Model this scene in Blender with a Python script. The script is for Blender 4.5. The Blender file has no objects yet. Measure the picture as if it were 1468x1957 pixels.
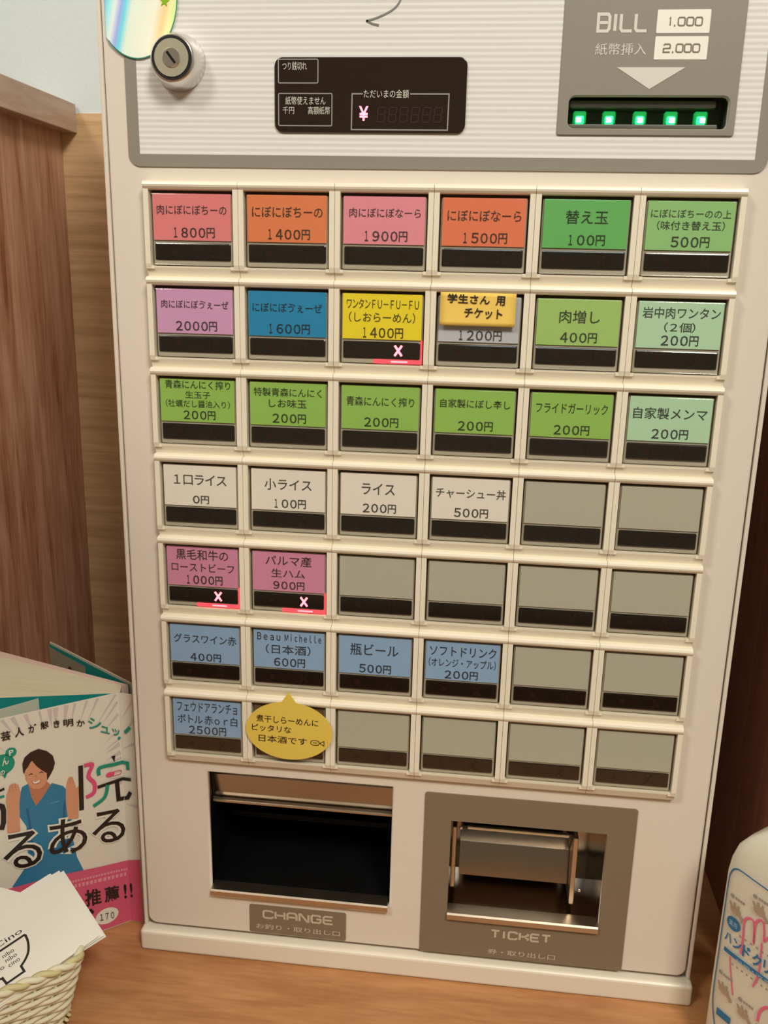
import bpy, bmesh, math, random
from mathutils import Vector, Matrix
random.seed(4)
D = bpy.data
C = bpy.context.scene.collection
sc = bpy.context.scene

# ------------------------------------------------------------------ camera, world, light, exposure
cam_d = D.cameras.new('camera'); cam = D.objects.new('camera', cam_d); C.objects.link(cam)
cam_d.sensor_fit = 'VERTICAL'; cam_d.sensor_height = 36.0
cam_d.lens = 1720.5 / 1957 * 36.0
cam_d.clip_start = 0.01
# rows: image right, image down, forward, in world axes (x right, y into the scene, z up)
Rr = Vector((0.99316997, 0.11442727, 0.02279935))
Rd = Vector((0.05127883, -0.2525565, -0.96622238))
Rf = Vector((-0.10480406, 0.96079218, -0.25669923))
m = Matrix((Rr, -Rd, -Rf)).transposed().to_4x4()
m.translation = Vector((0.0300788, -0.47779314, 0.42946587))
cam.matrix_world = m
sc.camera = cam

w = D.worlds.new('world'); sc.world = w; w.use_nodes = True
w.node_tree.nodes['Background'].inputs[0].default_value = (1.0, 0.86, 0.7, 1)
w.node_tree.nodes['Background'].inputs[1].default_value = 0.3

def area(name, loc, target, size, power, col, sizey=None, spread=180):
    l = D.lights.new(name, 'AREA'); l.energy = power; l.color = col; l.size = size
    l.spread = math.radians(spread)
    if sizey: l.shape = 'RECTANGLE'; l.size_y = sizey
    o = D.objects.new(name, l); C.objects.link(o)
    o.location = loc
    o.rotation_euler = (Vector(target) - Vector(loc)).to_track_quat('-Z', 'Y').to_euler()
    return o
area('ceiling_light_warm', (0.62, -1.25, 1.62), (0.0, 0.0, 0.2), 0.40, 22, (1.0, 0.94, 0.82))
area('ceiling_light_left', (-0.90, -1.15, 1.70), (0.0, 0.0, 0.2), 0.40, 16, (1.0, 0.94, 0.82))
area('cool_fill_light', (0.12, -0.75, 1.15), (-0.30, 0.15, 0.55), 0.30, 1.8, (0.80, 0.92, 1.0))  # added cool fill before the machine, brightens its top and the left partition
area('side_window_light', (-0.95, -0.10, 1.00), (-0.17, 0.0, 0.60), 0.5, 1.5, (0.70, 0.87, 1.0))

sc.view_settings.view_transform = 'Standard'; sc.view_settings.look = 'None'
sc.view_settings.gamma = 1.0; sc.view_settings.use_curve_mapping = False
sc.view_settings.exposure = -0.10

# ------------------------------------------------------------------ materials
def lin(c):
    return tuple(((v/255)/12.92 if v/255 <= 0.04045 else ((v/255+0.055)/1.055)**2.4) for v in c)
MC = {}
def mat(name, col, rough=0.5, metal=0.0, coat=0.0, emit=0.0, ecol=None, spec=0.5):
    if name in MC: return MC[name]
    x = D.materials.new(name); x.use_nodes = True; b = x.node_tree.nodes['Principled BSDF']
    b.inputs['Base Color'].default_value = (*lin(col), 1); b.inputs['Roughness'].default_value = rough
    b.inputs['Metallic'].default_value = metal; b.inputs['Coat Weight'].default_value = coat
    b.inputs['Coat Roughness'].default_value = 0.08
    b.inputs['Specular IOR Level'].default_value = spec
    # faint procedural unevenness of the surface
    nt = x.node_tree; tc = nt.nodes.new('ShaderNodeTexCoord'); n = nt.nodes.new('ShaderNodeTexNoise')
    n.inputs['Scale'].default_value = 60; n.inputs['Detail'].default_value = 3
    mr = nt.nodes.new('ShaderNodeMapRange'); mr.inputs['To Min'].default_value = max(0, rough-0.04); mr.inputs['To Max'].default_value = min(1, rough+0.04)
    nt.links.new(tc.outputs['Object'], n.inputs['Vector']); nt.links.new(n.outputs['Fac'], mr.inputs['Value'])
    nt.links.new(mr.outputs['Result'], b.inputs['Roughness'])
    if emit:
        b.inputs['Emission Color'].default_value = (*(ecol or lin(col)), 1); b.inputs['Emission Strength'].default_value = emit
    MC[name] = x; return x
def wood(name, c1, c2, axis_scale, rough=0.45, scale=1.0, bump=0.15, dist=2.0, c3=None):
    x = D.materials.new(name); x.use_nodes = True; nt = x.node_tree; b = nt.nodes['Principled BSDF']
    tc = nt.nodes.new('ShaderNodeTexCoord'); mp = nt.nodes.new('ShaderNodeMapping')
    mp.inputs['Scale'].default_value = axis_scale
    n1 = nt.nodes.new('ShaderNodeTexNoise'); n1.inputs['Scale'].default_value = 8*scale; n1.inputs['Detail'].default_value = 5
    n1.inputs['Distortion'].default_value = dist*0.4
    n2 = nt.nodes.new('ShaderNodeTexNoise'); n2.inputs['Scale'].default_value = 40*scale; n2.inputs['Detail'].default_value = 4
    mx = nt.nodes.new('ShaderNodeMath'); mx.operation = 'MULTIPLY_ADD'; mx.inputs[1].default_value = 0.45; 
    r = nt.nodes.new('ShaderNodeValToRGB')
    r.color_ramp.elements[0].position = 0.42; r.color_ramp.elements[0].color = (*lin(c1), 1)
    r.color_ramp.elements[1].position = 0.92; r.color_ramp.elements[1].color = (*lin(c2), 1)
    if c3:
        e_ = r.color_ramp.elements.new(0.66); e_.color = (*lin(c3), 1)
    L = nt.links.new
    L(tc.outputs['Object'], mp.inputs['Vector']); L(mp.outputs['Vector'], n1.inputs['Vector']); L(mp.outputs['Vector'], n2.inputs['Vector'])
    L(n2.outputs['Fac'], mx.inputs[0]); L(n1.outputs['Fac'], mx.inputs[2]); L(mx.outputs[0], r.inputs['Fac'])
    L(r.outputs['Color'], b.inputs['Base Color']); b.inputs['Roughness'].default_value = rough
    bp = nt.nodes.new('ShaderNodeBump'); bp.inputs['Strength'].default_value = bump; bp.inputs['Distance'].default_value = 0.0006
    L(mx.outputs[0], bp.inputs['Height']); L(bp.outputs['Normal'], b.inputs['Normal'])
    return x
def clear(name, rough=0.06):
    x = D.materials.new(name); x.use_nodes = True; nt = x.node_tree; nt.nodes.clear()
    o = nt.nodes.new('ShaderNodeOutputMaterial'); t = nt.nodes.new('ShaderNodeBsdfTransparent'); g = nt.nodes.new('ShaderNodeBsdfGlossy')
    lw = nt.nodes.new('ShaderNodeLayerWeight'); lw.inputs['Blend'].default_value = 0.5
    pw = nt.nodes.new('ShaderNodeMath'); pw.operation = 'POWER'; pw.inputs[1].default_value = 5.0
    f = nt.nodes.new('ShaderNodeMath'); f.operation = 'MULTIPLY_ADD'; f.inputs[1].default_value = 0.6; f.inputs[2].default_value = 0.025
    nt.links.new(lw.outputs['Facing'], pw.inputs[0]); nt.links.new(pw.outputs[0], f.inputs[0]); g.inputs['Roughness'].default_value = rough
    mx = nt.nodes.new('ShaderNodeMixShader'); t.inputs['Color'].default_value = (0.97, 0.97, 0.96, 1)
    L = nt.links.new
    L(f.outputs[0], mx.inputs[0]); L(t.outputs[0], mx.inputs[1]); L(g.outputs[0], mx.inputs[2]); L(mx.outputs[0], o.inputs[0])
    return x

WHITE = mat('machine_white_enamel', (224, 214, 200), 0.32, coat=0.2)
FRAMEW = mat('button_frame_white_plastic', (236, 227, 206), 0.30)
PLINTH = mat('plinth_white_plastic', (232, 222, 204), 0.35)
DARKGAP = mat('dark_inside_gap', (96, 80, 64), 0.7)
BODYCLR = mat('button_body_plastic', (186, 178, 160), 0.25)
STRIP = mat('smoked_window', (24, 17, 14), 0.12, coat=0.4)
TAUPE = mat('taupe_print', (140, 134, 122), 0.45)
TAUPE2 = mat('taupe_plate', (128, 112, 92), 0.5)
STEEL = mat('stainless_steel', (165, 156, 144), 0.14, metal=1.0)
STEEL2 = mat('brushed_steel', (205, 190, 170), 0.34, metal=1.0)
CHROME = mat('chrome', (225, 222, 218), 0.26, metal=1.0)
BLACK = mat('black_paint', (6, 6, 7), 0.55, spec=0.2)
BLACKR = mat('black_rubber', (12, 12, 16), 0.45)
BRASS = mat('pale_nickel_face', (200, 194, 170), 0.35, metal=0.6)
DISP = mat('display_smoked_plastic', (38, 26, 20), 0.10, coat=0.5)
PRINTW = mat('light_print', (205, 200, 188), 0.5)
PRINTG = mat('grey_print', (150, 146, 138), 0.5)
INK = mat('black_ink', (34, 30, 28), 0.6)
CLEAR = clear('clear_acrylic')
REDLED = mat('red_led', (255, 40, 50), 0.4, emit=5.0, ecol=(1.0, 0.16, 0.20))
REDGLOW = mat('red_glow_plastic', (255, 60, 70), 0.4, emit=0.9, ecol=(1.0, 0.10, 0.13))  # emission put on plastic to stand in for leaked lamp light
REDDIM = mat('unlit_red_lamp', (38, 18, 15), 0.3)
REDDIM2 = mat('unlit_digit_segment', (50, 20, 20), 0.4)
REDDIM3 = mat('unlit_cross', (34, 19, 17), 0.3)
GREENLED = mat('green_led', (40, 255, 150), 0.4, emit=1.6, ecol=(0.02, 0.9, 0.25))
GREENCORE = mat('green_led_core', (190, 255, 220), 0.4, emit=3.0, ecol=(0.50, 1.0, 0.72))
GREENGLOW = mat('green_glow_plastic', (0, 120, 50), 0.4, emit=0.35, ecol=(0.0, 0.7, 0.12))  # housing emits faintly in place of light caught from its lamp
PAPER = mat('white_card_paper', (238, 234, 222), 0.75)
NOTE = mat('yellow_sticky_paper', (240, 202, 96), 0.75)
NOTE2 = mat('yellow_bubble_paper', (226, 196, 82), 0.75)

def striped():
    x = D.materials.new('striped_white_panel'); x.use_nodes = True; nt = x.node_tree; b = nt.nodes['Principled BSDF']
    tc = nt.nodes.new('ShaderNodeTexCoord'); s = nt.nodes.new('ShaderNodeSeparateXYZ'); mu = nt.nodes.new('ShaderNodeMath'); mu.operation = 'MULTIPLY'
    mu.inputs[1].default_value = 2*math.pi/0.0027
    si = nt.nodes.new('ShaderNodeMath'); si.operation = 'SINE'; r = nt.nodes.new('ShaderNodeMapRange')
    r.inputs['From Min'].default_value = -0.6; r.inputs['From Max'].default_value = 0.9
    mx = nt.nodes.new('ShaderNodeMix'); mx.data_type = 'RGBA'
    mx.inputs[6].default_value = (*lin((216, 213, 208)), 1); mx.inputs[7].default_value = (*lin((236, 233, 228)), 1)
    L = nt.links.new
    L(tc.outputs['Object'], s.inputs[0]); L(s.outputs['Z'], mu.inputs[0]); L(mu.outputs[0], si.inputs[0]); L(si.outputs[0], r.inputs['Value'])
    L(r.outputs[0], mx.inputs[0]); L(mx.outputs[2], b.inputs['Base Color']); b.inputs['Roughness'].default_value = 0.3
    return x
STRIPED = striped()

# ------------------------------------------------------------------ object helpers
def props(o, label=None, cat=None, group=None, kind=None):
    if label: o['label'] = label
    if cat: o['category'] = cat
    if group: o['group'] = group
    if kind: o['kind'] = kind
    return o
def link(name, me, parent=None, mt=None, loc=None):
    o = D.objects.new(name, me); C.objects.link(o)
    if mt is not None and me is not None and len(me.materials) == 0: me.materials.append(mt)
    if parent is not None: o.parent = parent
    if loc is not None: o.location = loc
    return o
def empty(name, loc=(0, 0, 0), rz=0, **k):
    o = D.objects.new(name, None); C.objects.link(o); o.location = loc; o.rotation_euler = (0, 0, rz); o.empty_display_size = 0.02
    return props(o, **k)
def mesh(name, vs, fs, mt=None, smooth=False):
    me = D.meshes.new(name); me.from_pydata([tuple(v) for v in vs], [], fs); me.update()
    if smooth:
        for p in me.polygons: p.use_smooth = True
    if mt: me.materials.append(mt)
    return me
def bm_mesh(name, bm, mt=None, smooth=False):
    me = D.meshes.new(name); bm.to_mesh(me); bm.free()
    if smooth:
        for p in me.polygons: p.use_smooth = True
    if mt: me.materials.append(mt)
    return me
def box_bm(bm, x0, x1, y0, y1, z0, z1, bev=0.0, seg=2):
    r = bmesh.ops.create_cube(bm, size=1.0)
    vs = r['verts']
    for v in vs:
        v.co = Vector(((x0+x1)/2 + v.co.x*(x1-x0), (y0+y1)/2 + v.co.y*(y1-y0), (z0+z1)/2 + v.co.z*(z1-z0)))
    if bev:
        es = list({e for v in vs for e in v.link_edges})
        bmesh.ops.bevel(bm, geom=es, offset=bev, segments=seg, affect='EDGES', profile=0.5)
def box(name, x0, x1, y0, y1, z0, z1, mt, parent=None, bev=0.0, seg=2, loc=None):
    bm = bmesh.new(); box_bm(bm, x0, x1, y0, y1, z0, z1, bev, seg)
    return link(name, bm_mesh(name, bm, mt), parent, loc=loc)
def rrect(x0, x1, z0, z1, r=0.0, n=5):
    if r <= 0: return [(x0, z0), (x1, z0), (x1, z1), (x0, z1)]
    P = []
    for cx, cz, a0 in ((x1-r, z0+r, -90), (x1-r, z1-r, 0), (x0+r, z1-r, 90), (x0+r, z0+r, 180)):
        for i in range(n+1):
            a = math.radians(a0 + 90*i/n); P.append((cx + r*math.cos(a), cz + r*math.sin(a)))
    return P
def ellipse(cx, cz, rx, rz, n=28, a0=0):
    return [(cx + rx*math.cos(a0+2*math.pi*i/n), cz + rz*math.sin(a0+2*math.pi*i/n)) for i in range(n)]
def curve_mesh(cu, name):
    o = D.objects.new('tmp', cu); C.objects.link(o)
    dg = bpy.context.evaluated_depsgraph_get()
    me = D.meshes.new_from_object(o.evaluated_get(dg)); me.name = name
    D.objects.remove(o); D.curves.remove(cu)
    return me
def shape2d(name, loops, t=0.0, bev=0.0):
    """flat plate in local x/y with holes; thickness t, centred on local z"""
    cu = D.curves.new(name, 'CURVE'); cu.dimensions = '2D'; cu.fill_mode = 'BOTH'
    cu.extrude = max(0, t/2 - bev); cu.bevel_depth = bev; cu.bevel_resolution = 2
    if bev: cu.offset = -bev
    for lp in loops:
        s = cu.splines.new('POLY'); s.points.add(len(lp)-1)
        for p, q in zip(s.points, lp): p.co = (q[0], q[1], 0, 1)
        s.use_cyclic_u = True
    return curve_mesh(cu, name)
def upright(me, p_front, t=0.0):
    """x,y,z(local) -> x, -(z), y : local plate turned upright facing -y, its front face at y = -p_front"""
    for v in me.vertices:
        x, y, z = v.co; v.co = (x, -(p_front - t/2) - z, y)
    me.update(); return me
def plate(name, loops, p_front, t, mt, parent=None, bev=0.0, loc=None, kind=None):
    me = upright(shape2d(name, loops, t, bev), p_front, t)
    return link(name, me, parent, mt, loc)
def text2d(s, bold=0.0, res=3):
    cu = D.curves.new('text', 'FONT'); cu.body = s; cu.size = 1.0; cu.resolution_u = res; cu.offset = bold
    cu.dimensions = '2D'; cu.fill_mode = 'FRONT'
    if any(0xFF10 <= ord(ch) <= 0xFF5A for ch in s) and len(s) > 1: cu.space_character = 0.84
    return curve_mesh(cu, 'text')
def fit(me, x0, x1, z0, z1):
    xs = [v.co.x for v in me.vertices]; ys = [v.co.y for v in me.vertices]
    ax, bx, ay, by = min(xs), max(xs), min(ys), max(ys)
    return [(x0 + (v.co.x-ax)/(bx-ax or 1)*(x1-x0), z0 + (v.co.y-ay)/(by-ay or 1)*(z1-z0)) for v in me.vertices]
def text_geo(s, x0, x1, z0, z1, bold=0.0, res=3):
    me = text2d(s, bold, res); vs = fit(me, x0, x1, z0, z1); fs = [tuple(p.vertices) for p in me.polygons]
    D.meshes.remove(me); return vs, fs
def price_geo(s, x0, x1, z0, z1, bold):
    n = len(s); p = (x1-x0)/(n-0.1); out = []
    for i, ch in enumerate(s):
        c = x0 + p*(i+0.45); wd = 0.40*p if ch != '円' else 0.47*p
        if ch == '1': out.append(text_geo('１', c-0.24*p, c+0.14*p, z0, z1, bold, 2))
        else: out.append(text_geo(chr(ord(ch)+0xFEE0) if ch.isdigit() else ch, c-wd, c+wd, z0, z1, bold, 2))
    return out
def flat_geo(loop):
    me = shape2d('f', [loop]); vs = [(v.co.x, v.co.y) for v in me.vertices]; fs = [tuple(p.vertices) for p in me.polygons]
    D.meshes.remove(me); return vs, fs
def stroke_geo(pts, wd):
    """ribbon polygon along a 2D path"""
    vs, fs = [], []
    n = len(pts); P = [Vector(p) for p in pts]
    for i in range(n):
        d1 = (P[i]-P[i-1]).normalized() if i else (P[1]-P[0]).normalized()
        d2 = (P[i+1]-P[i]).normalized() if i < n-1 else d1
        if i == 0: d1 = d2
        d = (d1+d2).normalized() if (d1+d2).length > 1e-6 else d1
        nn = Vector((-d.y, d.x)); k = 1/max(0.5, nn.dot(Vector((-d1.y, d1.x))))
        a, b = P[i] + nn*wd/2*k, P[i] - nn*wd/2*k
        vs += [(b.x, b.y), (a.x, a.y)]
    for i in range(n-1): fs.append((2*i, 2*i+2, 2*i+3, 2*i+1))
    return vs, fs
def smooth_path(pts, k=6):
    out = []; P = [Vector(p) for p in pts]; n = len(P)
    for i in range(n-1):
        p0, p1, p2, p3 = P[max(i-1, 0)], P[i], P[i+1], P[min(i+2, n-1)]
        for j in range(k):
            t = j/k
            out.append(0.5*((2*p1) + (-p0+p2)*t + (2*p0-5*p1+4*p2-p3)*t*t + (-p0+3*p1-3*p2+p3)*t**3))
    out.append(P[-1]); return [tuple(v) for v in out]
def join_geo(gs):
    V, F = [], []
    for v, f in gs:
        o = len(V); V += list(v); F += [tuple(i+o for i in q) for q in f]
    return V, F
def printed(name, geos, mt, fn, parent=None, loc=None):
    """geos in (u,v) mapped through fn to 3D"""
    V, F = join_geo(geos)
    return link(name, mesh(name, [fn(u, v) for u, v in V], F, mt), parent, loc=loc)
def on_front(p):
    return lambda u, v: (u, -p, v)
def tube_geo(path, r, n=6, closed=False):
    """tube along 3D path -> verts, faces"""
    P = [Vector(p) for p in path]; N = len(P); V, F = [], []
    up = Vector((0, 0, 1))
    for i in range(N):
        if closed: d = P[(i+1) % N] - P[i-1]
        else: d = P[min(i+1, N-1)] - P[max(i-1, 0)]
        d.normalize(); ref = up if abs(d.z) < 0.9 else Vector((1, 0, 0))
        a = d.cross(ref).normalized(); b = a.cross(d)
        rr = r[i] if isinstance(r, (list, tuple)) else r
        for k in range(n):
            t = 2*math.pi*k/n; V.append(P[i] + a*rr*math.cos(t) + b*rr*math.sin(t))
    for i in range(N if closed else N-1):
        for k in range(n):
            j = (i+1) % N
            F.append((i*n+k, i*n+(k+1) % n, j*n+(k+1) % n, j*n+k))
    if not closed: F.append(tuple(range(n))[::-1]); F.append(tuple((N-1)*n+k for k in range(n)))
    return V, F
def tube(name, path, r, mt, parent=None, n=6, closed=False):
    V, F = tube_geo(path, r, n, closed); return link(name, mesh(name, V, F, mt, True), parent)
def lathe_geo(prof, n=40, axis='y', c=(0, 0, 0)):
    """prof: list of (radius, height along axis)"""
    V, F = [], []
    for r, h in prof:
        for k in range(n):
            a = 2*math.pi*k/n
            if axis == 'y': V.append((c[0]+r*math.cos(a), c[1]+h, c[2]+r*math.sin(a)))
            else: V.append((c[0]+r*math.cos(a), c[1]+r*math.sin(a), c[2]+h))
    for i in range(len(prof)-1):
        for k in range(n):
            q = (i*n+k, i*n+(k+1) % n, (i+1)*n+(k+1) % n, (i+1)*n+k)
            F.append(q if axis == 'z' else q[::-1])
    F.append(tuple(range(n))[::-1] if axis == 'z' else tuple(range(n)))
    e = (len(prof)-1)*n
    F.append(tuple(e+k for k in range(n)) if axis == 'z' else tuple(e+k for k in range(n))[::-1])
    return V, F
def lathe(name, prof, mt, parent=None, n=40, axis='y', c=(0, 0, 0), smooth=False):
    V, F = lathe_geo(prof, n, axis, c)
    me = mesh(name, V, F, mt, smooth)
    if smooth:
        me.polygons[len(me.polygons)-1].use_smooth = False; me.polygons[len(me.polygons)-2].use_smooth = False
    return link(name, me, parent)

# ------------------------------------------------------------------ the setting
W_LEFT = wood('reddish_wood_panel', (128, 76, 48), (200, 156, 130), (6, 6, 0.55), 0.40, 1.6, c3=(174, 124, 96))
W_RAIL = wood('pale_wood_rail', (168, 136, 116), (200, 172, 152), (6, 0.7, 6), 0.45, 1.6)
W_BACK = wood('tan_wood_panel', (178, 142, 98), (218, 182, 138), (0.7, 3, 14), 0.5, 1.3)
W_RIGHT = wood('dark_wood_panel', (104, 56, 36), (140, 84, 56), (6, 6, 0.5), 0.42, 1.6)
W_TOP = wood('brown_wood_counter', (160, 104, 64), (196, 142, 94), (0.9, 7, 7), 0.38, 1.5, c3=(178, 124, 78))
def wallpaper():
    x = mat('white_wallpaper', (206, 214, 212), 0.8); nt = x.node_tree; b = nt.nodes['Principled BSDF']
    n = nt.nodes.new('ShaderNodeTexNoise'); n.inputs['Scale'].default_value = 260; n.inputs['Detail'].default_value = 3
    tc = nt.nodes.new('ShaderNodeTexCoord'); bp = nt.nodes.new('ShaderNodeBump'); bp.inputs['Strength'].default_value = 0.35; bp.inputs['Distance'].default_value = 0.0008
    nt.links.new(tc.outputs['Object'], n.inputs['Vector']); nt.links.new(n.outputs['Fac'], bp.inputs['Height']); nt.links.new(bp.outputs['Normal'], b.inputs['Normal'])
    return x
WALLP = wallpaper()
CREAM = mat('cream_room_paint', (214, 206, 190), 0.8)
FLOORM = wood('room_floor_wood', (96, 64, 42), (128, 88, 60), (0.6, 4, 4), 0.5, 0.5)
def struct(name, *a, **k):
    o = box(name, *a, **k); o['kind'] = 'structure'; return o
wb = struct('wall_back', -1.8, 1.8, 0.252, 0.40, -0.75, 1.8, WALLP)
box('wood_panel', -0.60, 0.60, 0.250, 0.2525, -0.75, 0.5445, W_BACK, wb)
wl = struct('wall_left', -0.330, -0.312, -0.28, 0.250, -0.75, 0.5300, W_LEFT)
box('rail', -0.343, -0.299, -0.285, 0.2499, 0.5300, 0.5512, W_RAIL, wl, bev=0.0006)
wr = struct('wall_right', 0.2130, 0.2310, 0.020, 0.250, -0.75, 0.5445, W_RIGHT)
ct = box('counter', -0.3118, 0.60, -0.30, 0.2498, -0.030, 0.0, W_TOP, bev=0.0015)
ct['kind'] = 'structure'
struct('floor', -1.8, 1.8, -2.6, 0.40, -0.80, -0.75, FLOORM)
struct('ceiling', -1.8, 1.8, -2.6, 0.40, 1.80, 1.85, CREAM)
struct('wall_front', -1.8, 1.8, -2.65, -2.6, -0.75, 1.80, CREAM)
struct('wall_far_left', -1.85, -1.8, -2.6, 0.40, -0.75, 1.80, CREAM)
struct('wall_far_right', 1.8, 1.85, -2.6, 0.40, -0.75, 1.80, CREAM)

# ------------------------------------------------------------------ the ticket machine
M = empty('ticket_machine', (0, 0, 0), label='white countertop meal ticket vending machine with rows of coloured price buttons', cat='vending machine')
TOP = 0.640
bm = bmesh.new()
box_bm(bm, -0.1732, -0.1707, 0.0012, 0.215, 0.0148, TOP, 0.0009)
box_bm(bm, 0.1707, 0.1732, 0.0012, 0.215, 0.0148, TOP, 0.0009)
box_bm(bm, -0.1707, 0.1707, 0.2125, 0.215, 0.0148, TOP)
box_bm(bm, -0.1707, 0.1707, 0.004, 0.2125, TOP-0.003, TOP)
link('body_shell', bm_mesh('body_shell', bm, WHITE), M)
box('plinth', -0.1742, 0.1742, -0.0045, 0.2152, 0.0, 0.0150, PLINTH, M, bev=0.0022, seg=3)
# door with openings
CH = (-0.1268, -0.0130, 0.0485, 0.1312)      # change opening
TK = (0.0230, 0.1150, 0.0480, 0.1126)        # ticket opening
SL = (0.0630, 0.1380, 0.4992, 0.5138)        # bill slot
plate('door', [rrect(-0.1698, 0.1698, 0.0178, TOP-0.004, 0.006), rrect(*CH), rrect(*TK), rrect(*SL, 0.003)], 0.0, 0.004, WHITE, M, bev=0.0012)
# dark backing added to give the shadow in the groove round the door
plate('groove_shade_backing', [rrect(-0.1704, 0.1704, 0.0152, TOP-0.0035), rrect(CH[0]-.002, CH[1]+.002, CH[2]-.002, CH[3]+.002), rrect(TK[0]-.002, TK[1]+.002, TK[2]-.002, TK[3]+.002), rrect(SL[0]-.002, SL[1]+.002, SL[2]-.002, SL[3]+.002)], -0.0042, 0.002, TAUPE2, M)
# display section: taupe border and striped panel
bord = plate('border_frame', [rrect(-0.1587, 0.1587, 0.4797, 0.632, 0.006), rrect(-0.1527, 0.1527, 0.4857, 0.626, 0.0006)], 0.0007, 0.0007, TAUPE, M)
DSP = (-0.0815, 0.0136, 0.4965, 0.5309)
BPL = (0.0580, 0.1413, 0.4962, 0.6245)
plate('striped_panel', [rrect(-0.1527, 0.1527, 0.4857, 0.626), rrect(*SL, 0.003)], 0.0005, 0.0005, STRIPED, M)
# pen squiggle on the panel
pen = smooth_path([(-0.0190, 0.5600), (-0.0198, 0.5561), (-0.0220, 0.5529), (-0.0257, 0.5505), (-0.0313, 0.5482), (-0.0363, 0.5469)])
printed('pen_mark', [stroke_geo(pen, 0.0009), stroke_geo([(-0.0363, 0.5470), (-0.0330, 0.5456), (-0.0300, 0.5450)], 0.0010)], mat('grey_pen_ink', (122, 120, 118), 0.6), on_front(0.0007), M)

# --- display window
dp = plate('display_window', [rrect(*DSP, 0.0040)], 0.0016, 0.0012, DISP, M, bev=0.0003)
f = on_front(0.00175)
def ring(x0, x1, z0, z1, r, wd):
    me = shape2d('r', [rrect(x0, x1, z0, z1, r), rrect(x0+wd, x1-wd, z0+wd, z1-wd, max(0.0001, r-wd))])
    g = ([(v.co.x, v.co.y) for v in me.vertices], [tuple(p.vertices) for p in me.polygons]); D.meshes.remove(me); return g
gs = [ring(-0.0797, -0.0594, 0.5189, 0.5301, 0.0008, 0.0005), ring(-0.0797, -0.0523, 0.4993, 0.5146, 0.0008, 0.0005)]
gs += [stroke_geo([(-0.0372, 0.5143), (-0.0425, 0.5143), (-0.0427, 0.4979), (0.0050, 0.4979), (0.0052, 0.5143), (-0.0138, 0.5143)], 0.0006)]
printed('display_frame_lines', gs, PRINTG, f, dp)
printed('display_lettering', [text_geo('つり銭切れ', -0.0775, -0.0652, 0.5250, 0.5287, 0.0), text_geo('紙幣使えません', -0.0760, -0.0558, 0.5092, 0.5130),
        text_geo('千円', -0.0774, -0.0716, 0.5050, 0.5083), text_geo('高額紙幣', -0.0646, -0.0535, 0.5048, 0.5084), text_geo('ただいまの金額', -0.0368, -0.0145, 0.5124, 0.5162)], PRINTW, f, dp)
printed('yen_lamp', [text_geo('¥', -0.0390, -0.0343, 0.5020, 0.5087, 0.02)], REDLED, f, dp)
segs = []
for i in range(6):
    x0 = -0.0300 + i*0.0056; wdt, z0, hh = 0.0036, 0.5015, 0.0066
    for a, b in (((0, 0), (1, 0)), ((0, 1), (1, 1)), ((0, .5), (1, .5)), ((0, .05), (0, .45)), ((0, .55), (0, .95)), ((1, .05), (1, .45)), ((1, .55), (1, .95))):
        segs.append(stroke_geo([(x0+a[0]*wdt+a[1]*.0006, z0+a[1]*hh), (x0+b[0]*wdt+b[1]*.0006, z0+b[1]*hh)], 0.0006))
printed('digit_segments', segs, REDDIM2, f, dp)

# --- bill acceptor plate
bp_ = plate('bill_plate', [rrect(*BPL, 0.0012), rrect(*SL, 0.003)], 0.0014, 0.0010, TAUPE, M, bev=0.0003)
f = on_front(0.00155)
BILLW = mat('cream_print', (216, 212, 200), 0.5)
def techno(s, x, z, w, h, gap, wd):
    """squared display letters drawn from strokes"""
    G = {'B': [[(0, .5), (0, 0), (.85, 0), (1, .15), (1, .85), (.85, 1), (0, 1), (0, .5)], [(.12, .5), (.88, .5)]],
         'I': [[(.5, 0), (.5, 1)]], 'L': [[(0, 1), (0, .15), (.15, 0), (1, 0)]],
         'C': [[(1, .75), (1, .88), (.85, 1), (.15, 1), (0, .85), (0, .15), (.15, 0), (.85, 0), (1, .12), (1, .25)]],
         'H': [[(0, 0), (0, 1)], [(1, 0), (1, 1)], [(.14, .5), (.86, .5)]],
         'A': [[(0, 0), (0, .8), (.2, 1), (.8, 1), (1, .8), (1, 0)], [(.14, .4), (.86, .4)]],
         'N': [[(0, 0), (0, 1), (.15, 1), (.85, 0), (1, 0), (1, 1)]],
         'G': [[(1, .8), (.85, 1), (.15, 1), (0, .85), (0, .15), (.15, 0), (.85, 0), (1, .15), (1, .5), (.55, .5)]],
         'E': [[(1, 1), (.15, 1), (0, .85), (0, .15), (.15, 0), (1, 0)], [(.14, .5), (.9, .5)]],
         'T': [[(0, 1), (1, 1)], [(.5, .85), (.5, 0)]],
         'K': [[(0, 0), (0, 1)], [(.15, .5), (.55, .5), (1, .75), (1, 1)], [(.70, .38), (1, .22), (1, 0)]],
         '1': [[(.2, .85), (.5, 1), (.5, 0)]], '2': [[(0, .85), (.15, 1), (.85, 1), (1, .85), (1, .5), (0, .45), (0, 0), (1, 0)]],
         '0': [[(.15, 0), (.85, 0), (1, .15), (1, .85), (.85, 1), (.15, 1), (0, .85), (0, .15), (.15, 0)]], ',': [[(.5, .12), (.42, -.12)]]}
    out = []
    for ch in s:
        ww = w*0.4 if ch in 'I1,' else w
        for st in G[ch]:
            out.append(stroke_geo([(x + p[0]*ww, z + p[1]*h) for p in st], wd))
        x += ww + gap
    return out
printed('bill_lettering', techno('BILL', 0.0740, 0.5418, 0.0052, 0.0072, 0.0016, 0.0014) + [text_geo('紙幣挿入', 0.0735, 0.0971, 0.5315, 0.5366, 0.0)], BILLW, f, bp_)
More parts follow.
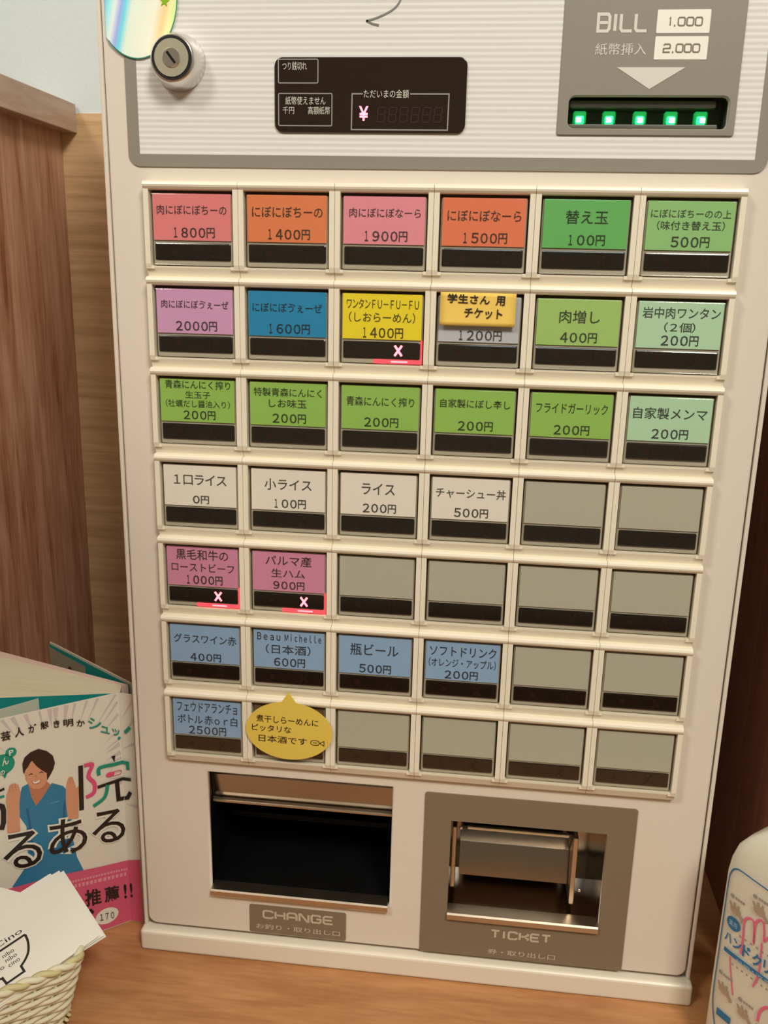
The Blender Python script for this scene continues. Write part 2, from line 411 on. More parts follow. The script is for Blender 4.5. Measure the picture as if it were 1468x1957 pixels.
printed('bill_value_panel', [flat_geo(rrect(0.1009, 0.1251, 0.5408, 0.5508, 0.0005)), flat_geo(rrect(0.1009, 0.1251, 0.5295, 0.5395, 0.0005))], mat('bright_cream_print', (240, 238, 226), 0.5), f, bp_)
printed('bill_value_lettering', techno('1,000', 0.1064, 0.5440, 0.0030, 0.0034, 0.0009, 0.0006) + techno('2,000', 0.1050, 0.5327, 0.0030, 0.0034, 0.0008, 0.0006), TAUPE2, on_front(0.0017), bp_)
printed('arrow', [flat_geo([(0.0842, 0.5262), (0.1001, 0.5167), (0.1160, 0.5262)])], BILLW, f, bp_)
# slot recess with green guide lamps
SLOTM = mat('slot_grey_plastic', (92, 90, 80), 0.4)
def tray(x0, x1, z0, z1, depth, mt, name, parent, front=0.002, slope=0.0):
    V = [(x0, front, z0), (x1, front, z0), (x1, front, z1), (x0, front, z1), (x0, depth, z0+slope), (x1, depth, z0+slope), (x1, depth, z1), (x0, depth, z1)]
    F = [(0, 1, 5, 4), (1, 2, 6, 5), (2, 3, 7, 6), (3, 0, 4, 7), (4, 5, 6, 7)]
    return link(name, mesh(name, V, F, mt), parent)
sl = tray(*[SL[0]-.0002, SL[1]+.0002, SL[2]-.0002, SL[3]+.0002], 0.016, SLOTM, 'bill_slot', M, 0.0005)
box('slot_lip', SL[0]+.0006, SL[1]-.0050, 0.0030, 0.0158, 0.5090, 0.5126, SLOTM, sl, bev=0.0012)
box('slot_tray', SL[0]+.0006, SL[1]-.0040, 0.0015, 0.0120, 0.4996, 0.5016, SLOTM, sl, bev=0.0005)
lampm = None
for i, x in enumerate((0.0690, 0.0831, 0.0977, 0.1124, 0.1264)):
    if lampm is None:
        b_ = bmesh.new(); box_bm(b_, -0.0021, 0.0021, 0, 0.0030, 0, 0.0040, 0.0009, 2); lampm = bm_mesh('guide_lamp', b_, GREENLED)
        b_ = bmesh.new(); box_bm(b_, -0.0031, 0.0031, 0.0012, 0.0050, 0.0002, 0.0062, 0.0006, 1); housm = bm_mesh('lamp_housing', b_, GREENGLOW)
    l_ = link('guide_lamp', lampm, sl, loc=(x, 0.0025, 0.5016))
    box('lamp_core', -0.0013, 0.0013, -0.0006, 0.0004, 0.0008, 0.0031, GREENCORE, sl, bev=0.0004, loc=(x + 0.0003*(i-2), 0.0025, 0.5016))
    link('lamp_housing', housm, sl, loc=(x, 0.0025, 0.5016))

# --- key lock
lk = link('key_lock', None, M) if False else None
lc = (-0.1302, 0, 0.5285)
lock = lathe('key_lock', [(0.0136, 0.0), (0.0134, -0.0012), (0.0125, -0.0060), (0.0112, -0.0105), (0.0103, -0.0118), (0.0, -0.0118)][:5], CHROME, M, 48, 'y', lc, True)
lathe('lock_ring', [(0.0100, -0.0110), (0.0100, -0.0121)], BLACKR, lock, 40, 'y', lc)
lathe('lock_face', [(0.0086, -0.0115), (0.0086, -0.0124)], BRASS, lock, 40, 'y', lc)
lathe('lock_barrel', [(0.0046, -0.0120), (0.0046, -0.0126), (0.0042, -0.0130)], CHROME, lock, 32, 'y', lc)
kb = bmesh.new(); box_bm(kb, -0.0006, 0.0006, -0.01325, -0.0125, -0.0032, 0.0032)
ks = link('key_slot', bm_mesh('key_slot', kb, BLACK), lock, loc=lc); ks.rotation_euler = (0, math.radians(-38), 0)

# --- the 42 button modules
SW, SH = 0.0406, 0.0088
def frame_mesh():
    bm = bmesh.new()
    h = 0.0249
    def prism(prof, x0, x1):      # prof: (p, z) polygon, p = proud of the door
        a = [bm.verts.new((x0, -p, z)) for p, z in prof]; b = [bm.verts.new((x1, -p, z)) for p, z in prof]
        n = len(prof)
        for i in range(n): bm.faces.new((a[i], a[(i+1) % n], b[(i+1) % n], b[i]))
        bm.faces.new(a[::-1]); bm.faces.new(b)
    T, Bz = 0.0392, -0.0083           # cell top / bottom relative to the strip bottom
    wt, wb_ = 0.0346, -0.0030         # window top / bottom
    # top lip, rounded
    lip = [(0.0, wt), (0.0052, wt), (0.0062, wt+0.0005), (0.0070, wt+0.0016), (0.0073, wt+0.0026), (0.0069, wt+0.0037), (0.0058, T-0.0002), (0.0044, T), (0.0, T)]
    prism(lip, -h, h)
    # lower band leaning in
    prism([(0.0, Bz), (0.0030, Bz), (0.0049, wb_-0.0009), (0.0050, wb_), (0.0, wb_)], -h, h)
    # side ribs with a small foot
    for s in (-1, 1):
        x0, x1 = sorted((s*h, s*(h-0.0027)))
        prism([(0.0, wb_), (0.0056, wb_-0.0012), (0.0062, wb_+0.001), (0.0062, wt+0.0006), (0.0, wt)], x0, x1)
        fx0, fx1 = sorted((s*h, s*(h-0.0044)))
        prism([(0.0030, wb_-0.0024), (0.0056, wb_-0.0014), (0.0056, wb_+0.0002), (0.0030, wb_+0.0002)], fx0, fx1)
    bmesh.ops.recalc_face_normals(bm, faces=bm.faces)
    me = bm_mesh('button_frame', bm, FRAMEW)
    return me
FM = frame_mesh()
b_ = bmesh.new(); box_bm(b_, -0.0223, 0.0223, -0.0008, 0.0, -0.0031, 0.0347); WELL = bm_mesh('well', b_, DARKGAP)
b_ = bmesh.new(); box_bm(b_, -0.0214, 0.0214, -0.0036, -0.0008, -0.0026, 0.0331, 0.0008, 2); BODY = bm_mesh('button_body', b_, BODYCLR)
b_ = bmesh.new(); box_bm(b_, -0.0203, 0.0203, -0.0044, -0.0030, 0.0, SH, 0.0007, 2); STRIPM = bm_mesh('indicator_window', b_, STRIP)
b_ = bmesh.new(); box_bm(b_, -0.0213, 0.0213, -0.0058, -0.0047, -0.0024, 0.0330, 0.0005, 2); CAPM = bm_mesh('clear_cover', b_, CLEAR)
LX, LZ0, LZ1 = 0.0206, 0.0100, 0.0330
LABM = {}
def labmesh(col):
    if col not in LABM:
        b2 = bmesh.new(); box_bm(b2, -LX, LX, -0.0043, -0.0034, LZ0, LZ1)
        LABM[col] = bm_mesh('price_label', b2, mat('label_%d_%d_%d' % col, col, 0.55))
    return LABM[col]
gv, gf = flat_geo(ellipse(-0.0098, 0.0044, 0.0017, 0.0017, 14)); LAMPD = mesh('unlit_lamp', [(u, -0.00455, v) for u, v in gv], gf, REDDIM)
xg = join_geo([stroke_geo([(0.0070, 0.0017), (0.0108, 0.0071)], 0.0012), stroke_geo([(0.0070, 0.0071), (0.0108, 0.0017)], 0.0012)])
XM = mesh('cross_lamp', [(u, -0.00455, v) for u, v in xg[0]], xg[1], REDDIM3)
XML = mesh('lit_cross_lamp', [(u, -0.00455, v) for u, v in xg[0]], xg[1], REDLED)
b_ = bmesh.new(); box_bm(b_, -0.0040, 0.0213, -0.0041, -0.0030, -0.0025, -0.0003, 0.0003, 1); box_bm(b_, 0.0205, 0.0214, -0.0041, -0.0030, -0.0025, 0.0100, 0.0003, 1)
GLOWM = bm_mesh('light_leak_bar', b_, REDGLOW)  # glowing bars added below and beside the strip as leaked cross light
b_ = bmesh.new(); box_bm(b_, 0.0050, 0.0140, -0.00425, -0.0031, -0.0020, -0.0008, 0.0003, 1); HOTM = bm_mesh('light_leak_core', b_, mat('red_glow_core', (255, 120, 130), 0.4, emit=2.2, ecol=(1.0, 0.28, 0.32)))  # brighter emissive piece added where the leaked cross light peaks
N1 = (0.05, 0.95, 0.24, 0.45); PR4 = (0.24, 0.79, 0.72, 0.94); PR3 = (0.29, 0.74, 0.72, 0.94)
PINK, PINK2, ORG, ORG2 = (238, 136, 140), (242, 150, 166), (236, 134, 84), (240, 128, 88)
G1, G2, G3, G4, G5 = (106, 188, 100), (152, 204, 130), (154, 200, 92), (188, 226, 190), (170, 208, 116)
LIL, BLU, YEL, GRY, WHT, MAG, SKY = (220, 164, 208), (24, 142, 194), (252, 228, 40), (200, 202, 210), (246, 238, 226), (222, 146, 180), (150, 184, 222)
BLANK = (190, 188, 170)
B_ = lambda: (BLANK, [])
ROWS = [
 [(PINK, [('肉にぼにぼちーの', *N1), ('1800円', *PR4)]), (ORG, [('にぼにぼちーの', 0.06, 0.95, 0.24, 0.47), ('1400円', *PR4)]), (PINK2, [('肉にぼにぼなーら', 0.07, 0.95, 0.24, 0.44), ('1900円', *PR4)]),
  (ORG2, [('にぼにぼなーら', 0.06, 0.95, 0.25, 0.48), ('1500円', *PR4)]), (G1, [('替え玉', 0.26, 0.76, 0.22, 0.50), ('100円', *PR3)]), (G2, [('にぼにぼちーのの上', 0.04, 0.96, 0.17, 0.34), ('(味付き替え玉)', 0.12, 0.90, 0.40, 0.59), ('500円', *PR3)])],
 [(LIL, [('肉にぼにぼゔぇーぜ', 0.06, 0.95, 0.25, 0.44), ('2000円', *PR4)]), (BLU, [('にぼにぼゔぇーぜ', 0.05, 0.95, 0.26, 0.46), ('1600円', *PR4)]), (YEL, [('ワンタンFU-FU-FU', 0.05, 0.96, 0.11, 0.33), ('(しおらーめん)', 0.08, 0.92, 0.40, 0.63), ('1400円', 0.24, 0.77, 0.74, 0.97)]),
  (GRY, [('1200円', 0.24, 0.79, 0.74, 0.96)]), (G5, [('肉増し', 0.27, 0.76, 0.24, 0.52), ('400円', *PR3)]), (G4, [('岩中肉ワンタン', 0.05, 0.97, 0.12, 0.36), ('(2個)', 0.32, 0.69, 0.44, 0.65), ('200円', *PR3)])],
 [(G3, [('青森にんにく搾り', 0.07, 0.95, 0.02, 0.22), ('生玉子', 0.34, 0.68, 0.27, 0.44), ('(牡蠣だし醤油入り)', 0.07, 0.94, 0.48, 0.66), ('200円', 0.30, 0.74, 0.73, 0.94)]),
  (G3, [('特製青森にんにく', 0.05, 0.95, 0.12, 0.32), ('しお味玉', 0.25, 0.75, 0.38, 0.58), ('200円', *PR3)]), (G3, [('青森にんにく搾り', 0.06, 0.94, 0.24, 0.46), ('200円', *PR3)]),
  (G3, [('自家製にぼし辛し', 0.06, 0.95, 0.22, 0.42), ('200円', *PR3)]), (G3, [('フライドガーリック', 0.06, 0.95, 0.22, 0.46), ('200円', *PR3)]), (G4, [('自家製メンマ', 0.05, 0.95, 0.24, 0.50), ('200円', *PR3)])],
 [(WHT, [('1口ライス', 0.14, 0.87, 0.22, 0.48), ('0円', 0.39, 0.62, 0.74, 0.94)]), (WHT, [('小ライス', 0.18, 0.82, 0.22, 0.50), ('100円', *PR3)]), (WHT, [('ライス', 0.28, 0.72, 0.22, 0.50), ('200円', *PR3)]),
  (WHT, [('チャーシュー丼', 0.05, 0.96, 0.24, 0.48), ('500円', *PR3)]), B_(), B_()],
 [(MAG, [('黒毛和牛の', 0.13, 0.87, 0.05, 0.32), ('ローストビーフ', 0.06, 0.95, 0.40, 0.62), ('1000円', 0.25, 0.78, 0.72, 0.95)]), (MAG, [('パルマ産', 0.18, 0.82, 0.08, 0.34), ('生ハム', 0.26, 0.73, 0.42, 0.64), ('900円', 0.28, 0.72, 0.74, 0.95)]), B_(), B_(), B_(), B_()],
 [(SKY, [('グラスワイン赤', 0.05, 0.96, 0.24, 0.48), ('400円', 0.28, 0.73, 0.75, 0.96)]), (SKY, [('Beau Michelle', 0.05, 0.96, 0.06, 0.26), ('(日本酒)', 0.17, 0.81, 0.36, 0.62), ('600円', 0.28, 0.73, 0.72, 0.95)]), (SKY, [('瓶ビール', 0.16, 0.83, 0.18, 0.50), ('500円', 0.28, 0.73, 0.73, 0.96)]),
  (SKY, [('ソフトドリンク', 0.05, 0.96, 0.10, 0.36), ('(オレンジ・アップル)', 0.04, 0.96, 0.42, 0.66), ('200円', 0.26, 0.72, 0.74, 0.96)]), B_(), B_()],
 [(SKY, [('フェウドアランチョ', 0.06, 0.95, 0.06, 0.34), ('ボトル 赤or白', 0.06, 0.95, 0.42, 0.68), ('2500円', 0.22, 0.78, 0.74, 0.97)]), ((112, 84, 56), []), B_(), B_(), B_(), B_()],
]
FULL = {o: o + 0xFEE0 for o in list(range(0x30, 0x3A)) + list(range(0x41, 0x5B)) + list(range(0x61, 0x7B)) + [0x28, 0x29, 0x2D]}
LIT = {(1, 2), (4, 0), (4, 1)}
for r in range(7):
    for c in range(6):
        col, lines = ROWS[r][c]
        loc = (-0.1250 + 0.05*c, 0, 0.4334 - 0.0475*r)
        fr = link('button_module', FM, M, loc=loc)
        link('button_well', WELL, fr)
        link('button_body', BODY, fr)
        link('price_label', labmesh(col), fr)
        link('indicator_window', STRIPM, fr)
        link('unlit_lamp', LAMPD, fr)
        if (r, c) in LIT:
            link('lit_cross_lamp', XML, fr); link('light_leak_bar', GLOWM, fr); link('light_leak_core', HOTM, fr)
        else: link('unlit_cross_lamp', XM, fr)
        link('clear_cover', CAPM, fr)
        if lines:
            gs = []
            for s, u0, u1, v0, v1 in lines:
                a_ = (-LX + u0*2*LX, -LX + u1*2*LX, LZ1 - v1*(LZ1-LZ0), LZ1 - v0*(LZ1-LZ0))
                if s[0].isdigit() and s[-1] == '円': gs += price_geo(s, *a_, 0.016)
                elif s == 'Beau Michelle': gs += [text_geo('Ｂｅａｕ', a_[0], a_[0]+0.36*(a_[1]-a_[0]), a_[2], a_[3], 0.012, 2), text_geo('Ｍｉｃｈｅｌｌｅ', a_[0]+0.43*(a_[1]-a_[0]), a_[1], a_[2], a_[3], 0.012, 2)]
                else: gs.append(text_geo(s.translate(FULL), *a_, 0.006 if v1-v0 > 0.185 else 0.002, 2))
            k = 0.26
            ink = mat('ink_%d_%d_%d' % col, tuple(int(v*k + 12) for v in col), 0.6)
            printed('price_lettering', gs, ink, on_front(0.00445), fr)

# --- change opening
cx0, cx1, cz0, cz1 = CH
cav = tray(cx0-.0012, cx1+.0012, cz0-.0012, cz1+.0012, 0.085, BLACK, 'change_tray', M, 0.0042, 0.012)
bm = bmesh.new()
V = [(cx0-.0008, 0.0040, cz1-.0003), (cx1+.0008, 0.0040, cz1-.0003), (cx1+.0008, 0.0085, cz1-.0060), (cx0-.0008, 0.0085, cz1-.0060),
     (cx0-.0008, 0.0120, cz1-.0240), (cx1+.0008, 0.0120, cz1-.0240), (cx1+.0008, 0.0105, cz1-.0252), (cx0-.0008, 0.0105, cz1-.0252),
     (cx0-.0008, 0.0150, cz1-.0252), (cx1+.0008, 0.0150, cz1-.0252)]
fl = link('coin_flap', mesh('coin_flap', V, [(0, 3, 2, 1), (3, 4, 5, 2), (4, 7, 6, 5), (7, 8, 9, 6)], STEEL), cav)
bm.free()
box('flap_hem', cx0-.0004, cx1+.0004, 0.0080, 0.0110, cz1-.0256, cz1-.0238, STEEL2, cav, bev=0.0006)
box('coin_bar', cx0, cx1, 0.050, 0.053, cz0+.020, cz0+.024, mat('dark_steel', (40, 38, 36), 0.4, metal=0.6), cav)
lipp = [(0.0, -0.0040), (0.0028, -0.0038), (0.0034, -0.0030), (0.0034, 0.0002), (0.0026, 0.0012), (-0.0060, 0.0016), (-0.0060, 0.0004), (0.0, 0.0004)]
def lip(name, x0, x1, z, parent, mt):
    n = len(lipp)
    V = [(x0, -p, z+q) for p, q in lipp] + [(x1, -p, z+q) for p, q in lipp]
    F = [(i, n+i, n+(i+1) % n, (i+1) % n) for i in range(n)] + [tuple(range(n)), tuple(range(n, 2*n))[::-1]]
    me = mesh(name, V, F, mt); b2 = bmesh.new(); b2.from_mesh(me); bmesh.ops.recalc_face_normals(b2, faces=b2.faces); b2.to_mesh(me); b2.free()
    return link(name, me, parent)
lip('tray_lip', cx0+.0004, cx1-.0008, cz0+.0002, cav, STEEL2)
cl = plate('change_plate', [rrect(-0.1022, -0.0400, 0.0192, 0.0398, 0.0014)], 0.0005, 0.0005, TAUPE2, M)
PL2 = mat('worn_cream_print', (196, 182, 160), 0.5)
printed('change_lettering', techno('CHANGE', -0.0930, 0.0308, 0.0058, 0.0052, 0.00195, 0.0014) + [text_geo('お釣り・取り出し口', -0.0980, -0.0437, 0.0223, 0.0262, 0.012)], PL2, on_front(0.0007), cl)

# --- ticket plate and opening
tx0, tx1, tz0, tz1 = TK
tp = plate('ticket_plate', [rrect(0.0068, 0.1313, 0.0182, 0.1306, 0.0016), rrect(*TK)], 0.0008, 0.0008, TAUPE2, M)
printed('ticket_lettering', techno('TICKET', 0.0510, 0.0335, 0.0049, 0.0050, 0.0019, 0.0014) + [text_geo('券・取り出し口', 0.0493, 0.0908, 0.0212, 0.0250, 0.012)], PL2, on_front(0.0010), tp)
tc_ = tray(tx0-.0008, tx1+.0008, tz0-.0008, tz1+.0008, 0.040, STEEL, 'ticket_tray', M, 0.0038, 0.004)
# curved inner chute
V, F = [], []
for yy, zz in ((0.0135, tz1-.0118), (0.0250, tz1-.0300), (0.0252, tz1-.0308), (0.0205, tz1-.0520)):
    V += [(tx0+.006, yy, zz), (tx1-.018, yy, zz)]
for i in range(3): F.append((2*i, 2*i+2, 2*i+3, 2*i+1))
link('ticket_chute', mesh('ticket_chute', V, F, STEEL), tc_)
box('chute_edge', tx0+.010, tx1-.020, 0.0115, 0.0140, tz1-.0132, tz1-.0112, mat('bright_steel', (240, 235, 215), 0.3, metal=0.9), tc_, bev=0.0006)
box('chute_side', tx1-.0175, tx1-.0145, 0.010, 0.038, tz0+.006, tz1-.012, STEEL2, tc_, bev=0.0006)
box('chute_side', tx0+.001, tx0+.0035, 0.008, 0.038, tz0+.012, tz1-.010, STEEL2, tc_, bev=0.0006)
for x, z in ((tx1-.0115, tz0+.016), (tx0+.0060, tz1-.0120)):
    lathe('rivet', [(0.0012, 0), (0.0012, -0.0006), (0.0006, -0.0010)], CHROME, tc_, 14, 'y', (x, 0.0110, z), True)
lip('ticket_lip', tx0+.0002, tx1-.0004, tz0+.0002, tc_, STEEL2)

# ------------------------------------------------------------------ paper stuck on the machine
def tilt(fn, cx, cz, a):
    ca, sa = math.cos(a), math.sin(a)
    return lambda u, v: fn(cx + (u-cx)*ca - (v-cz)*sa, cz + (u-cx)*sa + (v-cz)*ca)
def curled(xa, xb, za, zb, y0, out, nx=8, nz=8):
    V, F = [], []
    for j in range(nz+1):
        for i in range(nx+1):
            u, v = i/nx, j/nz
            V.append((xa+(xb-xa)*u, -(y0 + out*(1-v)**2 + out*0.4*(u-.5)**2), za+(zb-za)*v))
    for j in range(nz):
        for i in range(nx):
            a = j*(nx+1)+i; F.append((a, a+1, a+nx+2, a+nx+1))
    return V, F
V, F = curled(0.0050, 0.0433, 0.4042, 0.4208, 0.0064, 0.0006)
n1 = link('sticky_note', mesh('sticky_note', V, F, NOTE, True))
sm = n1.modifiers.new('thick', 'SOLIDIFY'); sm.thickness = 0.0002; sm.offset = -1
props(n1, 'small yellow paper note with handwriting taped over the 1200 yen button label', 'note')
INKB = mat('marker_ink', (40, 28, 20), 0.6)
fn1 = lambda u, v: (u, -(0.0064 + 0.0006*(1-(v-0.4042)/0.0166)**2 + 0.00045), v)
wr_ = [text_geo('学生さん', 0.0085, 0.0300, 0.4152, 0.4198, 0.02), text_geo('用', 0.0330, 0.0376, 0.4150, 0.4198, 0.02), text_geo('チケット', 0.0175, 0.0368, 0.4082, 0.4132, 0.02)]
wv, wf = join_geo(wr_); rr_ = random.Random(2)
printed('handwriting', [(wv, wf)], INKB, tilt(fn1, 0.024, 0.413, math.radians(-1.5)), n1)

bub = ellipse(-0.0744, 0.1677, 0.0259, 0.0186, 44, math.pi/2)
bub = [p for p in bub if not (abs(p[0]+0.0748) < 0.0045 and p[1] > 0.17)]
bub = [(-0.0704, 0.1862), (-0.0745, 0.1928), (-0.0786, 0.1862)] + [p for p in sorted(bub, key=lambda q: (math.atan2(q[1]-.1677, q[0]+.0744) - math.pi/2) % (2*math.pi))]
n2m = upright(shape2d('bubble_note', [bub], 0.0002), 0.0079, 0.0002)
n2 = link('bubble_note', n2m, None, NOTE2)
props(n2, 'yellow speech-bubble shaped paper note stuck over the second button of the lowest row', 'note')
f2 = tilt(on_front(0.0081), -0.0744, 0.1677, math.radians(-1))
fish = [ring(-0.0614, -0.0560, 0.1600, 0.1634, 0.0016, 0.0004), stroke_geo([(-0.0560, 0.1617), (-0.0533, 0.1632), (-0.0533, 0.1602), (-0.0560, 0.1617)], 0.0004), stroke_geo([(-0.0600, 0.1617), (-0.0572, 0.1617)], 0.0004)]
printed('handwriting', [text_geo('煮干しらーめんに', -0.0940, -0.0570, 0.1722, 0.1768, 0.005), text_geo('ピッタリな', -0.0966, -0.0730, 0.1663, 0.1706, 0.005), text_geo('日本酒です', -0.0925, -0.0635, 0.1594, 0.1640, 0.005)] + fish, INKB, f2, n2)

# holographic sticker, lower arc in view
def holo():
    x = mat('holographic_foil', (250, 255, 250), 0.22, metal=0.0, coat=0.8); nt = x.node_tree; b = nt.nodes['Principled BSDF']
    tc = nt.nodes.new('ShaderNodeTexCoord'); s = nt.nodes.new('ShaderNodeSeparateXYZ'); mr = nt.nodes.new('ShaderNodeMapRange')
    mr.inputs['From Min'].default_value = -0.168; mr.inputs['From Max'].default_value = -0.129
    r = nt.nodes.new('ShaderNodeValToRGB'); el = r.color_ramp.elements  # fixed colour bands stand in for the foil's view-dependent reflections
    el[0].position = 0.0; el[0].color = (*lin((120, 205, 255)), 1); el[1].position = 1.0; el[1].color = (*lin((228, 255, 150)), 1)
    for p, c in ((0.08, (170, 250, 255)), (0.16, (245, 255, 255)), (0.24, (170, 190, 255)), (0.30, (120, 235, 255)), (0.38, (240, 255, 240)), (0.70, (255, 255, 235)), (0.82, (255, 225, 160)), (0.90, (250, 255, 190))):
        e_ = el.new(p); e_.color = (*lin(c), 1)
    L = nt.links.new
    ad = nt.nodes.new('ShaderNodeMath'); ad.operation = 'MULTIPLY_ADD'; ad.inputs[1].default_value = -0.25
    L(tc.outputs['Object'], s.inputs[0]); L(s.outputs['Z'], ad.inputs[0]); L(s.outputs['X'], ad.inputs[2])
    a2 = nt.nodes.new('ShaderNodeMath'); a2.operation = 'ADD'; a2.inputs[1].default_value = 0.25*0.555
    L(ad.outputs[0], a2.inputs[0]); L(a2.outputs[0], mr.inputs['Value'])
    L(mr.outputs[0], r.inputs['Fac']); L(r.outputs['Color'], b.inputs['Base Color'])
    b.inputs['Thin Film Thickness'].default_value = 420; b.inputs['Thin Film IOR'].default_value = 1.5
    return x
loop = [p for p in ellipse(-0.1512, 0.5590, 0.0212, 0.0286, 64) if p[0] > -0.1672]
loop = [(-0.1672, 0.5590+0.0286*math.sqrt(1-(0.0160/0.0212)**2))] + sorted(loop, key=lambda q: -((math.atan2(q[1]-.559, q[0]+.1512) - math.radians(140)) % (2*math.pi))) + [(-0.1672, 0.5590-0.0286*math.sqrt(1-(0.0160/0.0212)**2))]
st = link('holographic_sticker', upright(shape2d('holographic_sticker', [loop], 0.0002), 0.0012, 0.0002), None, holo())
props(st, 'shiny rainbow holographic oval sticker at the upper left of the machine, above the key lock', 'sticker')
def star(cx, cz, r0, r1, a=0.2):
    return [(cx + (r0 if i % 2 == 0 else r1)*math.cos(a+i*math.pi/5), cz + (r0 if i % 2 == 0 else r1)*math.sin(a+i*math.pi/5)) for i in range(10)]
printed('star_print', [flat_geo(star(-0.1365, 0.5560, 0.0028, 0.0011))], mat('lime_foil', (150, 200, 30), 0.35, metal=0.3), on_front(0.0014), st)
printed('sticker_rim_print', [stroke_geo([(x, z) for x, z in loop[1:-1]], 0.0005)], mat('teal_foil', (40, 150, 130), 0.35, metal=0.3), on_front(0.0014), st)

# ------------------------------------------------------------------ the book, standing fanned open
BK = empty('book', (-0.1905, 0.0205, 0), label='paperback book with a man in blue scrubs on its cover, standing open beside the machine', cat='book')
c0 = Vector((0, 0)); cd = Vector((-0.78087, -0.62470)); hd = Vector((0.99077, -0.13558)); BH = 0.1695
cn = Vector((0.62470, -0.78087))    # outward normal of the cover (towards the camera)
cn = -cn if cn.y > 0 else cn
hn = Vector((-0.13558, -0.99077))
def cover(off):
    def fn(u, v):     # u<0 along the cover, u>0 on the hinge strip
        if u <= 0: p = cd*(-u) + cn*off
        else: p = hd*u + hn*off
        return (p.x, p.y, v)
    return fn
def subdiv(geo_):
    return geo_
COVW = 0.112
COVER = mat('cover_print_white', (228, 222, 206), 0.35)
def slab(path, z0, z1, t, mt, name, parent, inner=None):
    """vertical sheet following a 2D path with thickness t"""
    P = [Vector(p) for p in path]; n = len(P); V = []
    for i in range(n):
        d = (P[min(i+1, n-1)]-P[max(i-1, 0)]).normalized(); q = Vector((-d.y, d.x))
        for s in (0, 1):
            b = P[i] + q*t*s; V += [(b.x, b.y, z0), (b.x, b.y, z1)]
    F = []
    for i in range(n-1):
        a, b = 4*i, 4*i+4
        F += [(a, a+1, b+1, b), (a+2, b+2, b+3, a+3), (a+1, a+3, b+3, b+1), (a, b, b+2, a+2)]
    F += [(0, 2, 3, 1), (4*n-4, 4*n-3, 4*n-1, 4*n-2)]
    me = mesh(name, V, F, mt); b2 = bmesh.new(); b2.from_mesh(me); bmesh.ops.recalc_face_normals(b2, faces=b2.faces); b2.to_mesh(me); b2.free()
    return link(name, me, parent)
cov_path = [tuple(hd*0.0096), (0, 0)] + [tuple(cd*COVW*k/4) for k in range(1, 5)]
fc = slab(cov_path, 0.0, BH, -0.0004, COVER, 'front_cover', BK)
L_ = lambda x, y: (x+0.1905, y-0.0205)      # world -> book local
spine_path = [tuple(hd*0.0096), L_(-0.1805, 0.0265), L_(-0.1840, 0.0335)]
slab(spine_path, 0.0, BH, 0.0004, COVER, 'spine', BK)
bdir = Vector((-0.83205, 0.55470)); b0 = Vector(L_(-0.1869, 0.0341))
bc = slab([L_(-0.1840, 0.0335)] + [tuple(b0 + bdir*k*0.0249) for k in range(5)], 0.0, BH, -0.0006, mat('cover_cream_edge', (214, 206, 182), 0.5), 'back_cover', BK)
# text block: a wedge of pages with teal first leaf and pink last leaf
pa, pb, pcx, pd = L_(-0.1900, 0.0220), L_(-0.2720, 0.0010), L_(-0.3020, 0.0640), L_(-0.1935, 0.0330)
PAGE = mat('cream_page_edges', (226, 218, 186), 0.7)
def pages_mat():
    nt = PAGE.node_tree; b = nt.nodes['Principled BSDF']; tc = nt.nodes.new('ShaderNodeTexCoord'); mp = nt.nodes.new('ShaderNodeMapping'); mp.inputs['Rotation'].default_value = (0, 0, math.radians(-5)); mp.inputs['Scale'].default_value = (6, 420, 1)
    n = nt.nodes.new('ShaderNodeTexNoise'); n.inputs['Scale'].default_value = 1.5; n.inputs['Detail'].default_value = 2
    r = nt.nodes.new('ShaderNodeValToRGB'); r.color_ramp.elements[0].color = (*lin((206, 198, 164)), 1); r.color_ramp.elements[1].color = (*lin((236, 230, 202)), 1)
    L = nt.links.new; L(tc.outputs['Object'], mp.inputs[0]); L(mp.outputs[0], n.inputs['Vector']); L(n.outputs['Fac'], r.inputs['Fac']); L(r.outputs['Color'], b.inputs['Base Color'])
pages_mat()
def prism_xy(name, poly, z0, z1, mt, parent):
    n = len(poly); V = [(x, y, z0) for x, y in poly] + [(x, y, z1) for x, y in poly]
    F = [(i, (i+1) % n, n+(i+1) % n, n+i) for i in range(n)] + [tuple(range(n))[::-1], tuple(range(n, 2*n))]
    me = mesh(name, V, F, mt); b2 = bmesh.new(); b2.from_mesh(me); bmesh.ops.recalc_face_normals(b2, faces=b2.faces); b2.to_mesh(me); b2.free()
    return link(name, me, parent)
TEAL = mat('teal_endpaper', (20, 142, 138), 0.5)
prism_xy('page_block', [pa, pb, pcx, pd], 0.001, BH-0.0012, PAGE, BK)
vb, va = Vector(pb), Vector(pa); dd = (vb-va).normalized(); nn_ = Vector((dd.y, -dd.x)); nn_ = nn_ if nn_.y < 0 else -nn_
prism_xy('front_endpaper', [tuple(va+nn_*0.0002), tuple(vb+nn_*0.0002), tuple(vb+nn_*0.0006), tuple(va+nn_*0.0006)], 0.001, BH-0.0010, TEAL, BK)
vc, vd = Vector(pcx), Vector(pd)
prism_xy('back_leaf', [tuple(vd), tuple(vc), tuple(vc+Vector((0.002, 0.0070))), tuple(vd+Vector((0.004, 0.0012)))], 0.001, BH-0.0010, mat('pale_pink_leaf', (226, 198, 184), 0.6), BK)
# flap folded inside the front cover
slab([L_(-0.2362, 0.0065), L_(-0.2500, -0.0085), L_(-0.2600, -0.0190), L_(-0.2720, -0.0300)], 0.0, BH-0.0008, -0.0003, mat('flap_grey', (196, 200, 180), 0.5), 'cover_flap', BK)
